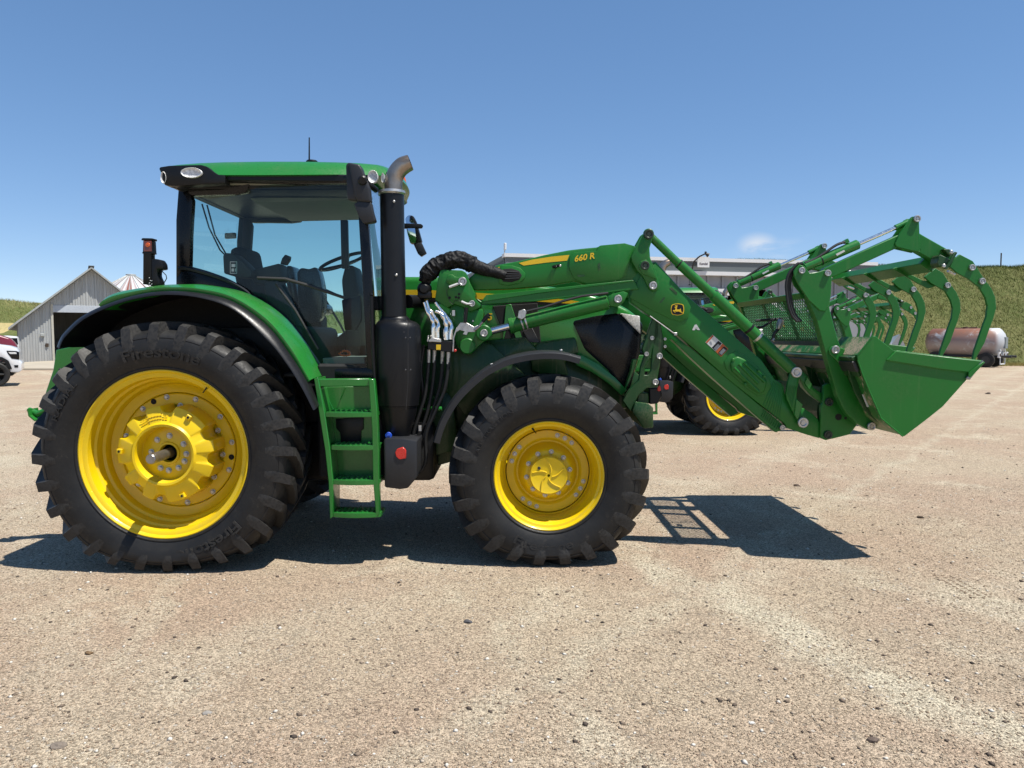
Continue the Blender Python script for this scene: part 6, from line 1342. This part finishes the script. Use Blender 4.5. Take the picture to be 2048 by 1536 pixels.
# ------------------------------------------------------------------ vehicles at the left edge
def car_wheel(parent, x, y, r, w):
    g = empty('wheel', Vector((x, y, r)) - BASE, parent); q = B(); q.lathe([(r * .62, -.02), (r * .70, -.04), (r * .92, -.035), (r, 0), (r, w), (r * .9, w + .02), (r * .6, w)], n=36); obj('tyre', q, 'tyre', g, 40, True)
    q = B(); q.lathe([(r * .62, 0), (r * .60, .03), (r * .60, .12), (.01, .14)], n=30); obj('rim_well', q, 'black_void', g, 40, True)
    q = B()
    for i in range(6): a = i * math.pi / 3; q.tube([(0, .03, 0), (r * .6 * math.cos(a), .0, r * .6 * math.sin(a))], [.06, .035], 6)
    q.lathe([(r * .63, -.01), (r * .60, -.02), (r * .58, .02)], n=30); obj('spokes', q, 'black', g, 40, True); return g
M['white_car'] = plain('white_car_paint', srgb('#e8eaec'), .25, coat=.5, var=.03); M['red_car'] = plain('maroon_car_paint', srgb('#7c2230'), .3, coat=.5, var=.08)
VY = 20.6
def vx(px, py): return P(px, py, VY)
pick = thing('pickup_truck', 'white pickup truck with black wheels at the left edge of the yard', 'pickup', (vx(43, 768).x, VY, 0)); pick.rotation_euler = (0, 0, R(31))
zg = vx(0, 768).z
prof = [(-285, 700), (-165, 700), (-160, 655), (-140, 642), (-70, 640), (-30, 655), (0, 689), (20, 692), (34, 697), (38, 704), (39, 722), (43, 726), (43, 741), (38, 745), (24, 744), (21, 730), (14, 718), (2, 712), (-12, 716), (-22, 730), (-26, 748), (-180, 750), (-184, 730), (-194, 716), (-206, 712), (-218, 716), (-228, 730), (-232, 748), (-285, 744)]
q = B(); q.pp(prof, VY, VY + 1.95, .03, 2); obj('body', q, 'white_car', pick)
q = B(); q.pp([(17, 701), (34, 702), (38, 704), (38.5, 719), (26, 717), (20, 708)], VY - .012, VY + .2, .01, 2); obj('headlight', q, 'gloss_black', pick)
q = B(); q.pp([(20, 704), (33, 704.5), (34, 708), (23, 708)], VY - .018, VY, .004); obj('lamp_strip', q, 'reflector', pick)
q = B(); q.pp([(30, 730), (37, 730), (37, 735), (31, 735)], VY - .012, VY + .05, .003); obj('fog_lamp', q, 'black', pick)
q = B(); q.pp([(22, 744), (36, 744), (32, 751), (24, 752)], VY + .1, VY + 1.8, .02); obj('skid_plate', q, 'black', pick)
q = B(); q.pp([(26, 737), (20, 721), (10, 714), (2, 712), (-8, 714), (-16, 720), (-22, 732), (-18, 733), (-12, 724), (0, 718), (12, 721), (18, 731), (21, 739)], VY - .03, VY + .06, .008); obj('wheel_arch', q, 'black', pick)
q = B(); q.pp([(-150, 662), (-138, 648), (-72, 646), (-36, 660), (-8, 688), (-150, 688)], VY - .006, VY + .1, .004); obj('window', q, 'gloss_black', pick)
c_ = vx(0, 745); rw = c_.z - 0.0
car_wheel(pick, vx(0, 745).x, VY - .03, .42, .26); car_wheel(pick, vx(0, 745).x - 3.6, VY - .03, .42, .26)
VY2 = 34.0; BASE = Vector((0, 0, 0))
rp = thing('red_car', 'dark red car behind the white pickup, only its rounded hood in view', 'car', (P(35, 700, VY2).x, VY2, 0)); rp.rotation_euler = (0, 0, R(32))
q = B(); q.pp([(-150, 672), (-90, 640), (-50, 645), (-20, 668), (5, 670), (22, 676), (32, 688), (35, 700), (35, 725), (-150, 728)], VY2, VY2 + 1.9, .12, 3); obj('body', q, 'red_car', rp)
q = B(); q.pp([(-85, 648), (-55, 650), (-28, 668), (-85, 669)], VY2 - .01, VY2 + .1, .01); obj('window', q, 'gloss_black', rp); car_wheel(rp, P(8, 720, VY2).x, VY2 - .02, .36, .22)
VY3 = 40.0; BASE = Vector((0, 0, 0))
wp = thing('white_van', 'white vehicle with dark windshield parked far back beside the barn', 'van', (P(40, 700, VY3).x, VY3, 0)); wp.rotation_euler = (0, 0, R(32))
q = B(); q.pp([(-30, 676), (18, 671), (36, 673), (38, 690), (40, 720), (-30, 722)], VY3, VY3 + 1.9, .08, 2); obj('body', q, 'white_car', wp)
q = B(); q.pp([(14, 676), (35, 676), (36.5, 689), (20, 689)], VY3 - .015, VY3 + .1, .02); obj('windshield', q, 'gloss_black', wp); car_wheel(wp, P(22, 715, VY3).x, VY3 - .02, .36, .22)
# car seen through the cab
VY4 = 30.0; BASE = Vector((0, 0, 0))
sc_ = thing('parked_car', 'white parked car seen through the cab door glass', 'car', (P(690, 715, VY4).x, VY4, 0)); sc_.rotation_euler = (0, 0, R(10))
q = B(); q.pp([(655, 728), (655, 700), (668, 694), (672, 668), (700, 664), (725, 666), (745, 690), (775, 698), (780, 728)], VY4, VY4 + 1.8, .08, 2); obj('body', q, 'white_car', sc_)
q = B(); q.pp([(675, 690), (678, 671), (700, 668), (722, 670), (738, 690)], VY4 - .012, VY4 + .1, .02); obj('window', q, 'gloss_black', sc_); car_wheel(sc_, P(670, 728, VY4).x, VY4 - .02, .33, .2); car_wheel(sc_, P(762, 728, VY4).x, VY4 - .02, .33, .2)
BASE = Vector((0, 0, 0))
